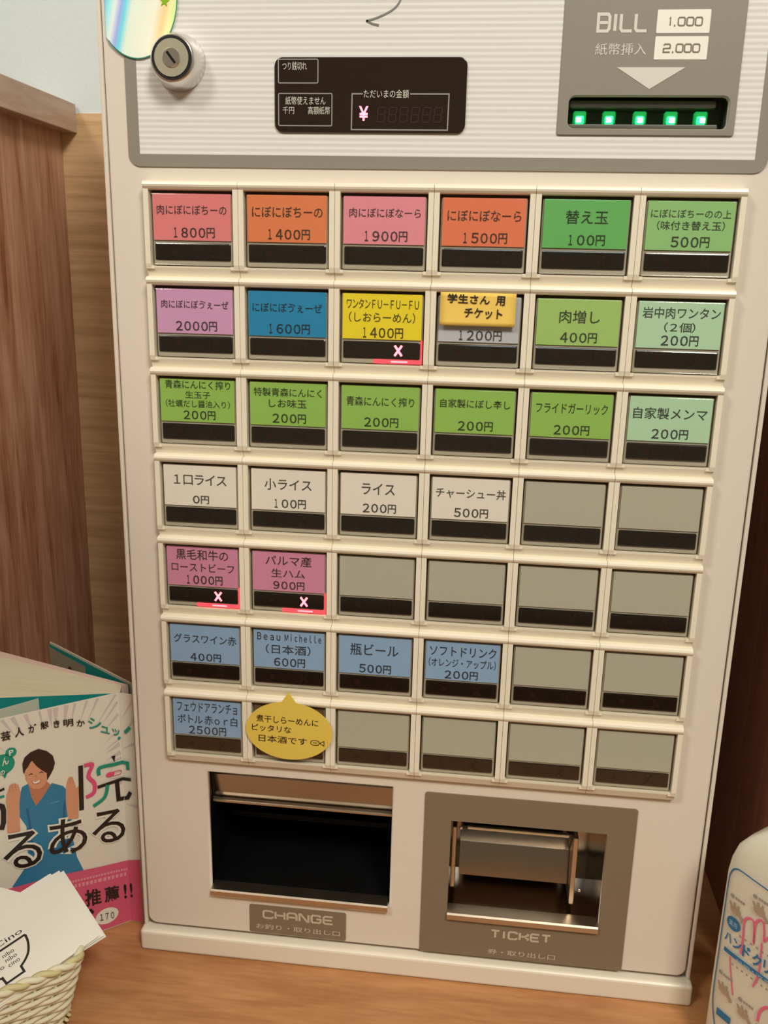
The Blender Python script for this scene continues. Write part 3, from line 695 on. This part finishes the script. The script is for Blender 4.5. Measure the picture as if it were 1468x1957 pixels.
# inside of the back cover: teal print with pale photo area
bnrm = Vector((-0.55470, -0.83205))
def backf(off):
    return lambda u, v: (*(b0 + bdir*(-u) + bnrm*off), v)
printed('back_flap_print', [flat_geo([(-0.0990, 0.002), (-0.002, 0.002), (-0.002, BH-0.0012), (-0.0990, BH-0.0012)])], TEAL, backf(0.0009), bc)
printed('back_flap_photo', [flat_geo([(-0.0985, 0.004), (-0.0530, 0.004), (-0.0525, 0.1654), (-0.0785, 0.1655), (-0.0985, 0.1662)])], mat('flap_photo_grey', (156, 150, 126), 0.5), backf(0.0012), bc)
printed('back_flap_figure', [flat_geo([(-0.0800, 0.1400), (-0.0779, 0.1543), (-0.0726, 0.1595), (-0.0663, 0.1572), (-0.0650, 0.1400)])], mat('flap_figure_brown', (84, 52, 46), 0.5), backf(0.0014), bc)

# cover prints
PINKB = mat('pink_band_print', (214, 92, 122), 0.4); TEALP = mat('teal_print', (24, 146, 120), 0.4); INKC = mat('cover_black', (36, 28, 24), 0.4)
SCRUB = mat('blue_scrubs_print', (46, 124, 164), 0.4); SKIN = mat('skin_print', (214, 152, 118), 0.4); SKIN2 = mat('skin_shade_print', (190, 122, 92), 0.4)
HAIRM = mat('hair_print', (56, 32, 24), 0.4); RAY = mat('lilac_ray_print', (206, 192, 188), 0.4); WPR = mat('white_print', (236, 230, 216), 0.4); PK = mat('hot_pink_print', (226, 80, 124), 0.4)
HAIR = [(-0.0599,0.1369), (-0.0584,0.1407), (-0.0549,0.1432), (-0.0500,0.1443), (-0.0454,0.1415), (-0.0420,0.1374), (-0.0411,0.1321), (-0.0423,0.1282), (-0.0441,0.1251), (-0.0465,0.1216), (-0.0464,0.1266), (-0.0493,0.1296), (-0.0521,0.1332), (-0.0542,0.1374), (-0.0554,0.1363), (-0.0568,0.1339), (-0.0584,0.1323), (-0.0595,0.1298), (-0.0599,0.1313)]
FACE = [(-0.0591,0.1311), (-0.0569,0.1367), (-0.0535,0.1386), (-0.0501,0.1355), (-0.0467,0.1309), (-0.0453,0.1255), (-0.0465,0.1216), (-0.0482,0.1185), (-0.0514,0.1170), (-0.0550,0.1181), (-0.0572,0.1213), (-0.0589,0.1261)]
MOUTH = [(-0.0557,0.1244), (-0.0534,0.1226), (-0.0507,0.1232), (-0.0497,0.1236), (-0.0508,0.1211), (-0.0530,0.1205), (-0.0550,0.1220)]
NECK = [(-0.0573,0.1227), (-0.0468,0.1209), (-0.0440,0.1172), (-0.0494,0.1102), (-0.0540,0.1059), (-0.0567,0.1118), (-0.0574,0.1178)]
SHIRT = [(-0.0612,0.1215), (-0.0575,0.1225), (-0.0565,0.1135), (-0.0542,0.1060), (-0.0493,0.1114), (-0.0439,0.1189), (-0.0375,0.1148), (-0.0353,0.1113), (-0.0362,0.0972), (-0.0295,0.0949), (-0.0350,0.0880), (-0.0339,0.0758), (-0.0322,0.0618), (-0.0288,0.0508), (-0.0430,0.0508), (-0.0565,0.0530), (-0.0675,0.0520), (-0.0721,0.0546), (-0.0615,0.0681), (-0.0607,0.0938), (-0.0643,0.1021), (-0.0643,0.1120)]
ARML = [(-0.0711,0.1142), (-0.0705,0.1185), (-0.0691,0.1219), (-0.0680,0.1250), (-0.0665,0.1255), (-0.0645,0.1250), (-0.0630,0.1234), (-0.0622,0.1183), (-0.0636,0.1104), (-0.0644,0.0922), (-0.0682,0.0893), (-0.0720,0.0934), (-0.0708,0.1085)]
ARMR = [(-0.0358,0.1129), (-0.0352,0.1160), (-0.0342,0.1188), (-0.0328,0.1200), (-0.0313,0.1193), (-0.0303,0.1150), (-0.0297,0.1110), (-0.0270,0.1125), (-0.0263,0.1118), (-0.0285,0.1048), (-0.0295,0.0891), (-0.0360,0.0905), (-0.0365,0.1030)]
BAND = [(-0.111,0.0560), (-0.0479,0.0533), (-0.0174,0.0494), (-0.0001,0.0478), (-0.0001,0.0010), (-0.111,0.0010)]
rays = []
rc = (-0.0403, 0.1150); rg = random.Random(7)
for k in range(34):
    a = math.radians(-12 + 204*k/33 + rg.uniform(-2, 2)); r0 = rg.uniform(0.040, 0.052); wd = rg.uniform(0.004, 0.010)*0.5
    r1 = 0.2; ca, sa = math.cos(a), math.sin(a)
    # clip to the top and to the cover's sides
    ts = [r1]
    if sa > 0: ts.append((BH-0.0008-rc[1])/sa)
    if ca > 0: ts.append((-0.0004-rc[0])/ca)
    if ca < 0: ts.append((-0.110-rc[0])/ca)
    r1 = min(ts)
    if r1 < r0*0.72: continue
    r0 = min(r0, r1*0.75)
    e0 = (rc[0]+ca*r0, rc[1]+sa*r0)
    for s in (1,):
        p1 = (rc[0]+ca*r1 - sa*wd*.35, min(BH-.0006, rc[1]+sa*r1 + ca*wd*.35)); p2 = (rc[0]+ca*r1 + sa*wd*.35, min(BH-.0006, rc[1]+sa*r1 - ca*wd*.35))
        p1 = (min(p1[0], -0.0003), p1[1]); p2 = (min(p2[0], -0.0003), p2[1])
        rays.append(([e0, p2, p1], [(0, 1, 2)]))
printed('burst_print', rays, RAY, cover(0.0001), fc)
printed('burst_print', [([(0.0006, 0.138), (0.0094, 0.150), (0.0094, 0.153)], [(0, 1, 2)]), ([(0.0006, 0.130), (0.0094, 0.134), (0.0094, 0.1362)], [(0, 1, 2)]), ([(0.0006, 0.090), (0.0094, 0.088), (0.0094, 0.091)], [(0, 1, 2)]), ([(0.0006, 0.150), (0.0094, 0.163), (0.0094, 0.1665)], [(0, 1, 2)])], RAY, cover(0.0001), fc)
printed('neck_print', [flat_geo(NECK)], SKIN2, cover(0.0001), fc)
printed('scrubs_print', [flat_geo(SHIRT)], SCRUB, cover(0.0002), fc)
printed('pocket_print', [stroke_geo([(-0.0455, 0.1050), (-0.0405, 0.1052)], 0.0006)], mat('scrub_line', (96, 160, 190), 0.4), cover(0.0003), fc)
printed('scrubs_fold_print', [stroke_geo(smooth_path([(-0.0595, 0.106), (-0.0585, 0.090), (-0.0590, 0.074)]), 0.0014), stroke_geo(smooth_path([(-0.0370, 0.104), (-0.0385, 0.088), (-0.0365, 0.070)]), 0.0012)], mat('scrub_dark_line', (34, 96, 136), 0.4), cover(0.0003), fc)
printed('face_print', [flat_geo(FACE)], SKIN, cover(0.0003), fc)
printed('arm_print', [flat_geo(ARML)], SKIN, cover(0.0003), fc)
printed('arm_print', [flat_geo(ARMR)], SKIN, cover(0.0003), fc)
printed('finger_line_print', [stroke_geo([(-0.0668, 0.1250), (-0.0664, 0.1205)], 0.0003), stroke_geo([(-0.0650, 0.1245), (-0.0647, 0.1200)], 0.0003), stroke_geo([(-0.0682, 0.1240), (-0.0680, 0.1200)], 0.0003), stroke_geo([(-0.0332, 0.1195), (-0.0330, 0.1150)], 0.0003), stroke_geo([(-0.0316, 0.1190), (-0.0315, 0.1148)], 0.0003),
        stroke_geo([(-0.0532, 0.1275), (-0.0524, 0.1255), (-0.0532, 0.1250)], 0.0004), flat_geo(MOUTH)], SKIN2, cover(0.0004), fc)
printed('teeth_print', [flat_geo([(-0.0550, 0.1238), (-0.0534, 0.1226), (-0.0503, 0.1234), (-0.0512, 0.1219), (-0.0532, 0.1214), (-0.0546, 0.1222)])], WPR, cover(0.0005), fc)
printed('eye_print', [stroke_geo(smooth_path([(-0.0566, 0.1282), (-0.0556, 0.1289), (-0.0546, 0.1282)]), 0.0005), stroke_geo(smooth_path([(-0.0508, 0.1277), (-0.0496, 0.1284), (-0.0484, 0.1274)]), 0.0005)], HAIRM, cover(0.0005), fc)
printed('hair_print', [flat_geo(HAIR)], HAIRM, cover(0.0004), fc)
printed('band_print', [flat_geo(BAND), flat_geo([(0.0001, 0.0010), (0.0094, 0.0010), (0.0094, 0.0500), (0.0001, 0.0478)])], PINKB, cover(0.0006), fc)
GLY = [('芸',-0.0704,0.1551,-0.0651,0.1550,0.0061,'k'),('人',-0.0627,0.1557,-0.0574,0.1557,0.0061,'k'),('が',-0.0549,0.1564,-0.0501,0.1562,0.0055,'k'),('解',-0.0479,0.1570,-0.0431,0.1564,0.0052,'k'),
  ('き',-0.0403,0.1560,-0.0366,0.1557,0.0049,'k'),('明',-0.0345,0.1551,-0.0286,0.1543,0.0049,'k'),('か',-0.0267,0.1534,-0.0217,0.1521,0.0046,'k'),('シ',-0.0199,0.1502,-0.0117,0.1469,0.0078,'t'),
  ('ュ',-0.0124,0.1456,-0.0070,0.1427,0.0047,'t'),('ッ',-0.0054,0.1419,-0.0006,0.1386,0.0051,'t'),('る',-0.0220,0.0670,-0.0006,0.0640,0.0240,'K'),('あ',-0.0486,0.0679,-0.0251,0.0651,0.0253,'K'),
  ('る',-0.0757,0.0677,-0.0530,0.0645,0.0254,'K'),('あ',-0.1010,0.0690,-0.0790,0.0665,0.0254,'K'),('推',-0.0293,0.0232,-0.0189,0.0214,0.0126,'k'),('薦',-0.0168,0.0214,-0.0071,0.0196,0.0119,'k'),('!',-0.0040,0.0197,-0.0022,0.0192,0.0112,'k'),
  ('!',0.0010,0.0195,0.0028,0.0195,0.0112,'k'),('１７０',-0.0206,0.0090,-0.0114,0.0075,0.0052,'n'),('ん',-0.0712,0.1385,-0.0673,0.1395,0.0051,'w'),('P',-0.0668,0.1443,-0.0642,0.1446,0.0036,'w'),('の',-0.0728,0.1327,-0.0701,0.1330,0.0031,'w')]
def glyph(ch, xa, za, xb, zb, h, bold):
    vs, fs = text_geo(ch, 0, 1, 0, 1, bold, 3)
    return [(xa + (xb-xa)*u, za + (zb-za)*u + h*v) for u, v in vs], fs
sets = {}
for ch, xa, za, xb, zb, h, k in GLY: sets.setdefault(k, []).append((ch, xa, za, xb, zb, h))
printed('cover_lettering', [glyph(*g, 0.02) for g in sets['k']], INKC, cover(0.0010), fc)
printed('teal_lettering', [glyph(*g, 0.015) for g in sets['t']], TEALP, cover(0.0009), fc)
def halo(g, e=0.0010): return (g[0], g[1]-e, g[2]-e, g[3]+min(e, -g[3]-0.0002), g[4]-e, g[5]+2*e)
printed('title_outline', [glyph(*halo(g), 0.055) for g in sets['K']], WPR, cover(0.0008), fc)
printed('title_lettering', [glyph(*g, 0.008) for g in sets['K']], INKC, cover(0.0011), fc)
printed('speech_bubble_print', [flat_geo(ellipse(-0.0712, 0.1395, 0.0072, 0.0068)), flat_geo(ellipse(-0.0656, 0.1462, 0.0032, 0.0032)), flat_geo([(-0.0685, 0.1340), (-0.0702, 0.1298), (-0.0722, 0.1338)])], TEALP, cover(0.0003), fc)
printed('bubble_lettering', [glyph(*g, 0.02) for g in sets['w']], WPR, cover(0.0006), fc)
for g in [flat_geo([(-0.0275,0.1260), (-0.0288,0.0947), (-0.0259,0.0945), (-0.0246,0.1258)]), flat_geo([(-0.0068,0.1268), (-0.0050,0.1222), (-0.0042,0.1268)]),
        stroke_geo([(-0.0166,0.1075), (-0.0003,0.1089)], 0.0022), stroke_geo([(0.0003,0.1089), (0.0060,0.1091)], 0.0022), stroke_geo([(-0.0042,0.1080), (-0.0038,0.0949), (-0.0003,0.0946)], 0.0028), stroke_geo([(0.0003,0.0946), (0.0030,0.0954), (0.0052,0.0999)], 0.0026),
        stroke_geo([(-0.0758,0.1139), (-0.0733,0.1122), (-0.0728,0.1092), (-0.0735,0.1009), (-0.0750,0.0966)], 0.0030), stroke_geo([(-0.0760,0.1225), (-0.0712,0.1237)], 0.0016)]: printed('title_stroke', [g], INKC, cover(0.0007), fc)
printed('title_kanji_pink', [stroke_geo(smooth_path([(-0.0240,0.1253), (-0.0190,0.1245), (-0.0218,0.1172), (-0.0184,0.1110), (-0.0192,0.1046), (-0.0241,0.1028)]), 0.0026), flat_geo(ellipse(-0.0082, 0.1143, 0.0028, 0.0018))], PK, cover(0.0008), fc)
printed('title_kanji_pill', [ring(-0.0075, -0.0008, 0.1126, 0.1160, 0.0016, 0.0004)], PK, cover(0.0009), fc)
for g in [stroke_geo(smooth_path([(-0.0152,0.1158), (-0.0146,0.1208), (-0.0054,0.1208), (-0.0003,0.1209)]), 0.0024), stroke_geo([(0.0003,0.1209), (0.0043,0.1208), (0.0043,0.1160)], 0.0024), stroke_geo(smooth_path([(-0.0102,0.1074), (-0.0126,0.0992), (-0.0200,0.0950)]), 0.0024), stroke_geo([(-0.0745, 0.1187), (-0.0716, 0.1189)], 0.0016)]: printed('title_stroke', [g], TEALP, cover(0.0008), fc)
printed('teal_exclamation', [stroke_geo([(0.0074,0.1468), (0.0037,0.1425)], 0.0022), flat_geo(ellipse(-0.0012, 0.1384, 0.0010, 0.0011, 14))], TEALP, cover(0.0009), fc)
smalls = []
for row, (zz, h) in enumerate(((0.0450, 0.0016), (0.0408, 0.0026))):
    x = -0.0430
    while x < -0.0018:
        wdt = rg.uniform(0.5, 0.9)*h*1.1; smalls.append(flat_geo(rrect(x, x+wdt, zz - (x+0.043)*0.10, zz+h - (x+0.043)*0.10))); x += wdt + h*0.35
printed('band_fine_print', smalls, mat('pale_pink_print', (232, 150, 165), 0.4), cover(0.0009), fc)
printed('price_spot', [flat_geo(ellipse(-0.0160, 0.0110, 0.0076, 0.0060))], WPR, cover(0.0009), fc)
printed('price_number', [glyph(*g, 0.01) for g in sets['n']], INKC, cover(0.0012), fc)
printed('clover_print', [flat_geo(ellipse(-0.0274, 0.0178, 0.0013, 0.0013, 12)), flat_geo(ellipse(-0.0254, 0.0178, 0.0013, 0.0013, 12)), flat_geo(ellipse(-0.0264, 0.0194, 0.0013, 0.0013, 12)), flat_geo([(-0.0268, 0.018), (-0.0272, 0.0155), (-0.0256, 0.0155), (-0.0260, 0.018)])], INKC, cover(0.0010), fc)

# ------------------------------------------------------------------ basket of shop cards
ub = Vector((-0.74, -0.672, 0)).normalized(); vb_ = Vector((-ub.y, ub.x, 0)); vb_ = vb_ if vb_.y > 0 else -vb_
RIMC = Vector((-0.1772, -0.0720, 0)) + ub*0.058 + vb_*0.0320
BS = empty('card_basket', tuple(RIMC), label='small white woven basket holding shop cards at the lower left on the counter', cat='basket')
WICK = mat('white_wicker', (226, 220, 190), 0.55); WICK2 = mat('yellowed_wicker', (206, 196, 146), 0.55)
def ring_path(hl, hw, z, n=96, rad=0.012, wave=0.0, k=26, ph=0):
    P = []
    base = rrect(-hl, hl, -hw, hw, rad, 8)
    # resample
    pts = [Vector(p) for p in base]; per = sum((pts[(i+1) % len(pts)]-pts[i]).length for i in range(len(pts))); step = per/n
    out = []; acc = 0; i = 0; cur = pts[0]; tgt = 0
    seg = [(pts[i], pts[(i+1) % len(pts)]) for i in range(len(pts))]
    s = 0
    for a, b in seg:
        L = (b-a).length
        while tgt <= s+L+1e-9 and len(out) < n:
            t = (tgt-s)/L if L else 0; p = a.lerp(b, t); d = (b-a).normalized() if L else Vector((1, 0)); nrm = Vector((d.y, -d.x))
            out.append((p, nrm)); tgt += step
        s += L
    for i, (p, nrm) in enumerate(out):
        o = wave*math.cos(math.pi*k*i/len(out) + ph) if wave else 0
        q = p + nrm*o
        v3 = ub*q.x + vb_*q.y
        P.append((v3.x, v3.y, z(i/len(out)) if callable(z) else z))
    return P
NR = 13
for i in range(NR):
    t = i/(NR-1); z = 0.0045 + t*0.0430; tp_ = t**0.9
    tube('weave_strand', ring_path(0.0500+0.0075*tp_, 0.0195+0.0115*tp_, z, 130, 0.012, 0.0010, 26, math.pi*(i % 2)), 0.0015, WICK, BS, 6, True)
stk = []
outer_b = ring_path(0.0500, 0.0195, 0.002, 26, 0.012); outer_t = ring_path(0.0575, 0.0310, 0.0505, 26, 0.012)
for a, b in zip(outer_b, outer_t):
    stk.append(tube_geo([a, tuple((Vector(a)+Vector(b))/2), b], 0.0009, 5))
V, F = join_geo(stk); so = link('stakes', mesh('stakes', V, F, WICK, True), BS)
tube('basket_rim', ring_path(0.0580, 0.0318, lambda t: 0.0515 + 0.0010*math.sin(t*2*math.pi*20), 200, 0.012, 0.0012, 40), 0.0019, WICK2, BS, 6, True)
tube('basket_rim', ring_path(0.0580, 0.0318, lambda t: 0.0515 - 0.0010*math.sin(t*2*math.pi*20), 200, 0.012, 0.0012, 40, math.pi), 0.0019, WICK, BS, 6, True)
beads = []
for p in ring_path(0.0510, 0.0205, 0.0022, 70, 0.012):
    nrm = Vector((p[0], p[1], 0)).normalized()
    beads.append(tube_geo([tuple(Vector(p)+Vector((0, 0, 0.0022))-nrm*0.0006), tuple(Vector(p)+nrm*0.0012), tuple(Vector(p)+Vector((0, 0, -0.0010)))], 0.0011, 5))
V, F = join_geo(beads); link('foot_braid', mesh('foot_braid', V, F, WICK2, True), BS)
bb = ring_path(0.0490, 0.0185, 0.0020, 24, 0.012)
prism_xy('basket_floor', [(p[0], p[1]) for p in bb], 0.0016, 0.0032, WICK, BS)

CA = Vector((-0.17616, -0.05878, 0.055)); Cr = Vector((-0.78696, 0.55578, 0.26796)).normalized(); Ce = Vector((-0.60699, -0.77529, -0.17463)).normalized(); Cn = Vector((0.11070, -0.30008, 0.94747)).normalized()
cm = bmesh.new(); box_bm(cm, -0.086, 0, 0, 0.055, -0.0004, 0); CARD = bm_mesh('shop_card', cm, PAPER)
def card_at(dx, dy, dn, ang, label, group=None):
    o = link('shop_card', CARD)
    X = -Ce; Y = Cr; Z = Cn
    mw = Matrix((X, Y, Z)).transposed().to_4x4()
    mw.translation = CA + X*dx + Y*dy + Z*dn
    o.matrix_world = mw @ Matrix.Rotation(ang, 4, 'Z')
    props(o, label, 'card', group); return o
top = card_at(0, 0, 0, 0, 'top white shop card printed with a black bowl logo, in the basket', 'shop cards in the basket')
cf = lambda u, v: (u, v, 0.00012)
bowl = smooth_path([(-0.0295, 0.0285), (-0.0304, 0.0234), (-0.0330, 0.0180), (-0.0364, 0.0148), (-0.0400, 0.0128)], 5)
bl = bowl + [(-0.0402, 0.0088), (-0.0504, 0.0088), (-0.0506, 0.0128)] + [(-0.0906-x, z) for x, z in bowl[::-1]]
printed('bowl_logo', [stroke_geo(bl + [(-0.0606, 0.0285), (-0.0295, 0.0285)], 0.0013)], INK, cf, top)
printed('card_lettering', [text_geo('niboCino', -0.0600, -0.0297, 0.0308, 0.0342), text_geo('nibo', -0.0560, -0.0470, 0.0228, 0.0258), text_geo('nibo', -0.0450, -0.0385, 0.0232, 0.0258), text_geo('nibo', -0.0450, -0.0385, 0.0198, 0.0224), text_geo('cino', -0.0450, -0.0385, 0.0162, 0.0188), text_geo('cino', -0.0545, -0.0470, 0.0175, 0.0200)], INK, cf, top)
cards = [(0.0016, 0.0004, -0.0008, 0.015, 'second white shop card of the stack, just under the printed top card'), (0.0034, -0.0006, -0.0016, -0.045, 'white shop card third from the top, its corner sticking out to the right'),
         (0.0022, 0.0012, -0.0024, 0.02, 'white shop card fourth from the top of the basket stack'), (0.0044, -0.0012, -0.0032, -0.07, 'white shop card fifth from the top, turned furthest out of the stack'),
         (0.0030, 0.0006, -0.0040, 0.01, 'lowest visible white shop card of the basket stack')]
for dx, dy, dn, a, lb in cards:
    card_at(dx, dy, dn, a, lb, 'shop cards in the basket')
# the crossed card sticking out behind, turned against the stack
cc = card_at(0, 0, 0, 0, 'plain white card slip lying crosswise under the stack at the left edge', 'shop cards in the basket')
X, Y, Z = -Ce, Cr, Cn
pt = CA + X*(-0.0163) + Y*0.0560 + Z*(-0.0047)     # its right edge passes here
a = math.atan2(0.84, -0.54) - math.pi/2
mw = Matrix((X, Y, Z)).transposed().to_4x4(); mw.translation = pt - (X*(-0.54) + Y*0.84)*0.038
cc.matrix_world = mw @ Matrix.Rotation(a, 4, 'Z') @ Matrix.Diagonal((0.56, 1, 1, 1))

# ------------------------------------------------------------------ hand cream pump bottle
g0 = Vector((0.1745, -0.036)); ph = math.radians(50); gd = Vector((math.cos(ph), -math.sin(ph))); gb = Vector((math.sin(ph), math.cos(ph)))
BO = empty('pump_bottle', (g0.x, g0.y, 0), label='white plastic hand soap pump bottle with blue and pink printed label, right of the machine', cat='bottle')
PLAS = mat('milky_plastic', (226, 222, 204), 0.35); PLAS.node_tree.nodes['Principled BSDF'].inputs['Subsurface Weight'].default_value = 0.15
PLAS.node_tree.nodes['Principled BSDF'].inputs['Subsurface Radius'].default_value = (0.01, 0.008, 0.006)
WB, DB, CS = 0.087, 0.040, 0.0390      # width, depth, centre along the face
prof = [(0.0, 0.90, 0.86), (0.0015, 0.955, 0.93), (0.006, 0.99, 0.98), (0.014, 1, 1), (0.060, 1.0, 1), (0.118, 0.985, 1), (0.1265, 0.96, 0.985), (0.1350, 0.900, 0.95), (0.1418, 0.790, 0.88), (0.1490, 0.620, 0.76), (0.1560, 0.440, 0.62), (0.1610, 0.330, 0.56), (0.1630, 0.305, 0.60)]
V, F = [], []
NB = 96
def sup(a, n): 
    c_, s_ = math.cos(a), math.sin(a)
    return math.copysign(abs(c_)**(2/n), c_), math.copysign(abs(s_)**(2/n), s_)
for z, sw, sd in prof:
    e = 7.0 if z < 0.145 else 7.0 - 5.0*min(1, (z-0.145)/0.016)
    for k in range(NB):
        cx_, sy_ = sup(2*math.pi*k/NB, e)
        p = gd*(CS + cx_*WB/2*sw) + gb*(DB/2 + sy_*DB/2*sd)
        V.append((p.x, p.y, z))
for i in range(len(prof)-1):
    for k in range(NB): F.append((i*NB+k, (i+1)*NB+k, (i+1)*NB+(k+1) % NB, i*NB+(k+1) % NB))
F.append(tuple(range(NB))); e_ = (len(prof)-1)*NB; F.append(tuple(e_+k for k in range(NB))[::-1])
me = mesh('bottle_body', V, F, PLAS, True); b2 = bmesh.new(); b2.from_mesh(me); bmesh.ops.recalc_face_normals(b2, faces=b2.faces); b2.to_mesh(me); b2.free()
bo = link('bottle_body', me, BO)
pc = gd*CS + gb*DB/2
lathe('pump_collar', [(0.0125, 0.1625), (0.0135, 0.165), (0.0135, 0.178), (0.0120, 0.180)], PLAS, BO, 36, 'z', (pc.x, pc.y, 0), True)
lathe('pump_stem', [(0.0040, 0.180), (0.0040, 0.200)], PLAS, BO, 20, 'z', (pc.x, pc.y, 0), True)
pn = [(pc.x, pc.y, 0.203), (pc.x+gd.x*0.012, pc.y+gd.y*0.012, 0.205), (pc.x+gd.x*0.034, pc.y+gd.y*0.034, 0.202), (pc.x+gd.x*0.040, pc.y+gd.y*0.040, 0.196)]
tube('pump_nozzle', pn, [0.008, 0.006, 0.004, 0.0035], PLAS, BO, 14)
def bface(off):
    def fn(u, v):     # follows the rounded front of the bottle
        for (z0, a0, d0), (z1, a1, d1) in zip(prof, prof[1:]):
            if z0 <= v <= z1: t = (v-z0)/(z1-z0); break
        sw, sd = a0+(a1-a0)*t, d0+(d1-d0)*t
        cx_ = min(0.995, abs((u-CS)/(WB/2*sw))); dep = DB/2*sd*(1-cx_**7)**(1/7)
        q = DB/2 - dep - off
        return (gd.x*u + gb.x*q, gd.y*u + gb.y*q, v)
    return fn
BLUE = mat('label_blue', (36, 118, 168), 0.4); LPINK = mat('label_pink', (232, 112, 148), 0.4); LGREY = mat('label_grey', (160, 152, 146), 0.5); LTAN = mat('label_tan', (178, 156, 132), 0.5)
LBG = mat('label_background', (232, 222, 204), 0.4)
brd = smooth_path([(0.0180, 0.0115), (0.0080, 0.0150), (0.0045, 0.0228), (0.0015, 0.0332), (0.0004, 0.0446), (0.0004, 0.0697), (0.0002, 0.0931), (0.0003, 0.1136), (0.0013, 0.1200), (0.0041, 0.1237), (0.0093, 0.1246), (0.0237, 0.1236), (0.0385, 0.1230)], 4)
brd_full = brd + [(0.077-x, z) for x, z in brd[::-1][1:]]
printed('label_border', [stroke_geo(brd_full + [brd_full[0]], 0.0008)], BLUE, bface(0.0007), bo)
printed('label_pink_script', [stroke_geo(smooth_path([(0.0143, 0.0772), (0.0143, 0.0874), (0.0137, 0.0971), (0.0154, 0.1009), (0.0187, 0.1013), (0.0199, 0.0967), (0.0207, 0.0888), (0.0201, 0.0992), (0.0213, 0.1035), (0.0240, 0.1043), (0.0255, 0.0993), (0.0262, 0.0940), (0.0290, 0.0985), (0.0330, 0.0990)]), 0.0013),
        stroke_geo(smooth_path([(0.0082, 0.0711), (0.0099, 0.0628), (0.0115, 0.0559), (0.0132, 0.0492)]), 0.0009), stroke_geo(smooth_path([(0.0251, 0.0921), (0.0256, 0.0840), (0.0258, 0.0725), (0.0238, 0.0632)]), 0.0011),
        stroke_geo(smooth_path([(0.0292, 0.0451), (0.0299, 0.0521), (0.0334, 0.0577), (0.038, 0.058)]), 0.0015)], LPINK, bface(0.0008), bo)
printed('label_lettering', [text_geo('ハ', 0.0034, 0.0080, 0.0790, 0.0845, 0.03), text_geo('ン', 0.0090, 0.0142, 0.0782, 0.0842, 0.03), text_geo('ド', 0.0152, 0.0198, 0.0770, 0.0845, 0.03), text_geo('ク', 0.0212, 0.0266, 0.0765, 0.0842, 0.03), text_geo('リ', 0.0278, 0.0320, 0.0765, 0.0842, 0.03), text_geo('ーム', 0.0335, 0.0460, 0.0768, 0.0840, 0.03)], BLUE, bface(0.0010), bo)
printed('label_stripe', [stroke_geo([(0.0040+0.0026*k, 0.0734-0.00007*k) for k in range(21)], 0.0026)], BLUE, bface(0.0009), bo)
printed('label_oval', [flat_geo(ellipse(0.0076, 0.0917, 0.0044, 0.0040))], BLUE, bface(0.0009), bo)
printed('label_badge', [flat_geo(rrect(0.0048, 0.0140, 0.0300, 0.0346))], BLUE, bface(0.0009), bo)
printed('label_oval_lettering', [text_geo('薬用', 0.0050, 0.0102, 0.0900, 0.0934), text_geo('殺菌+消毒+保湿', 0.0120, 0.0460, 0.0717, 0.0732)], mat('label_pale_blue', (170, 205, 222), 0.4), bface(0.0011), bo)
for cx_, cz_ in ((0.0075, 0.1000), (0.0210, 0.1092), (0.0072, 0.0480), (0.0206, 0.0430), (0.0330, 0.1110), (0.0330, 0.0400)):
    printed('hand_picture', [flat_geo(ellipse(cx_, cz_, 0.0034, 0.0026, 16)), stroke_geo(smooth_path([(cx_+0.001, cz_), (cx_+0.0042, cz_-0.0026), (cx_+0.0052, cz_-0.0044)]), 0.0022), stroke_geo([(cx_-0.003, cz_+.001), (cx_-0.0040, cz_+0.0036)], 0.0012), stroke_geo([(cx_-0.001, cz_+.001), (cx_-0.0012, cz_+0.0044)], 0.0012), stroke_geo([(cx_+0.001, cz_+.001), (cx_+0.0018, cz_+0.0040)], 0.0012)], LTAN, bface(0.0008), bo)
fine = []
for cx_, cz_ in ((0.0046, 0.1075), (0.0178, 0.1160), (0.0039, 0.0575), (0.0179, 0.0505)):
    fine.append(flat_geo(ellipse(cx_, cz_, 0.0013, 0.0013, 14)))
    for k in range(4): fine.append(flat_geo(rrect(cx_+0.0020+k*0.0016, cx_+0.0032+k*0.0016, cz_-0.0008, cz_+0.0008)))
for k in range(12): fine.append(flat_geo(rrect(0.0100+k*0.0030, 0.0110+k*0.0030, 0.0672, 0.0684)))
for k in range(10): fine.append(flat_geo(rrect(0.0120+k*0.0034, 0.0132+k*0.0034, 0.0868, 0.0880)))
printed('label_fine_print', fine, LGREY, bface(0.0009), bo)
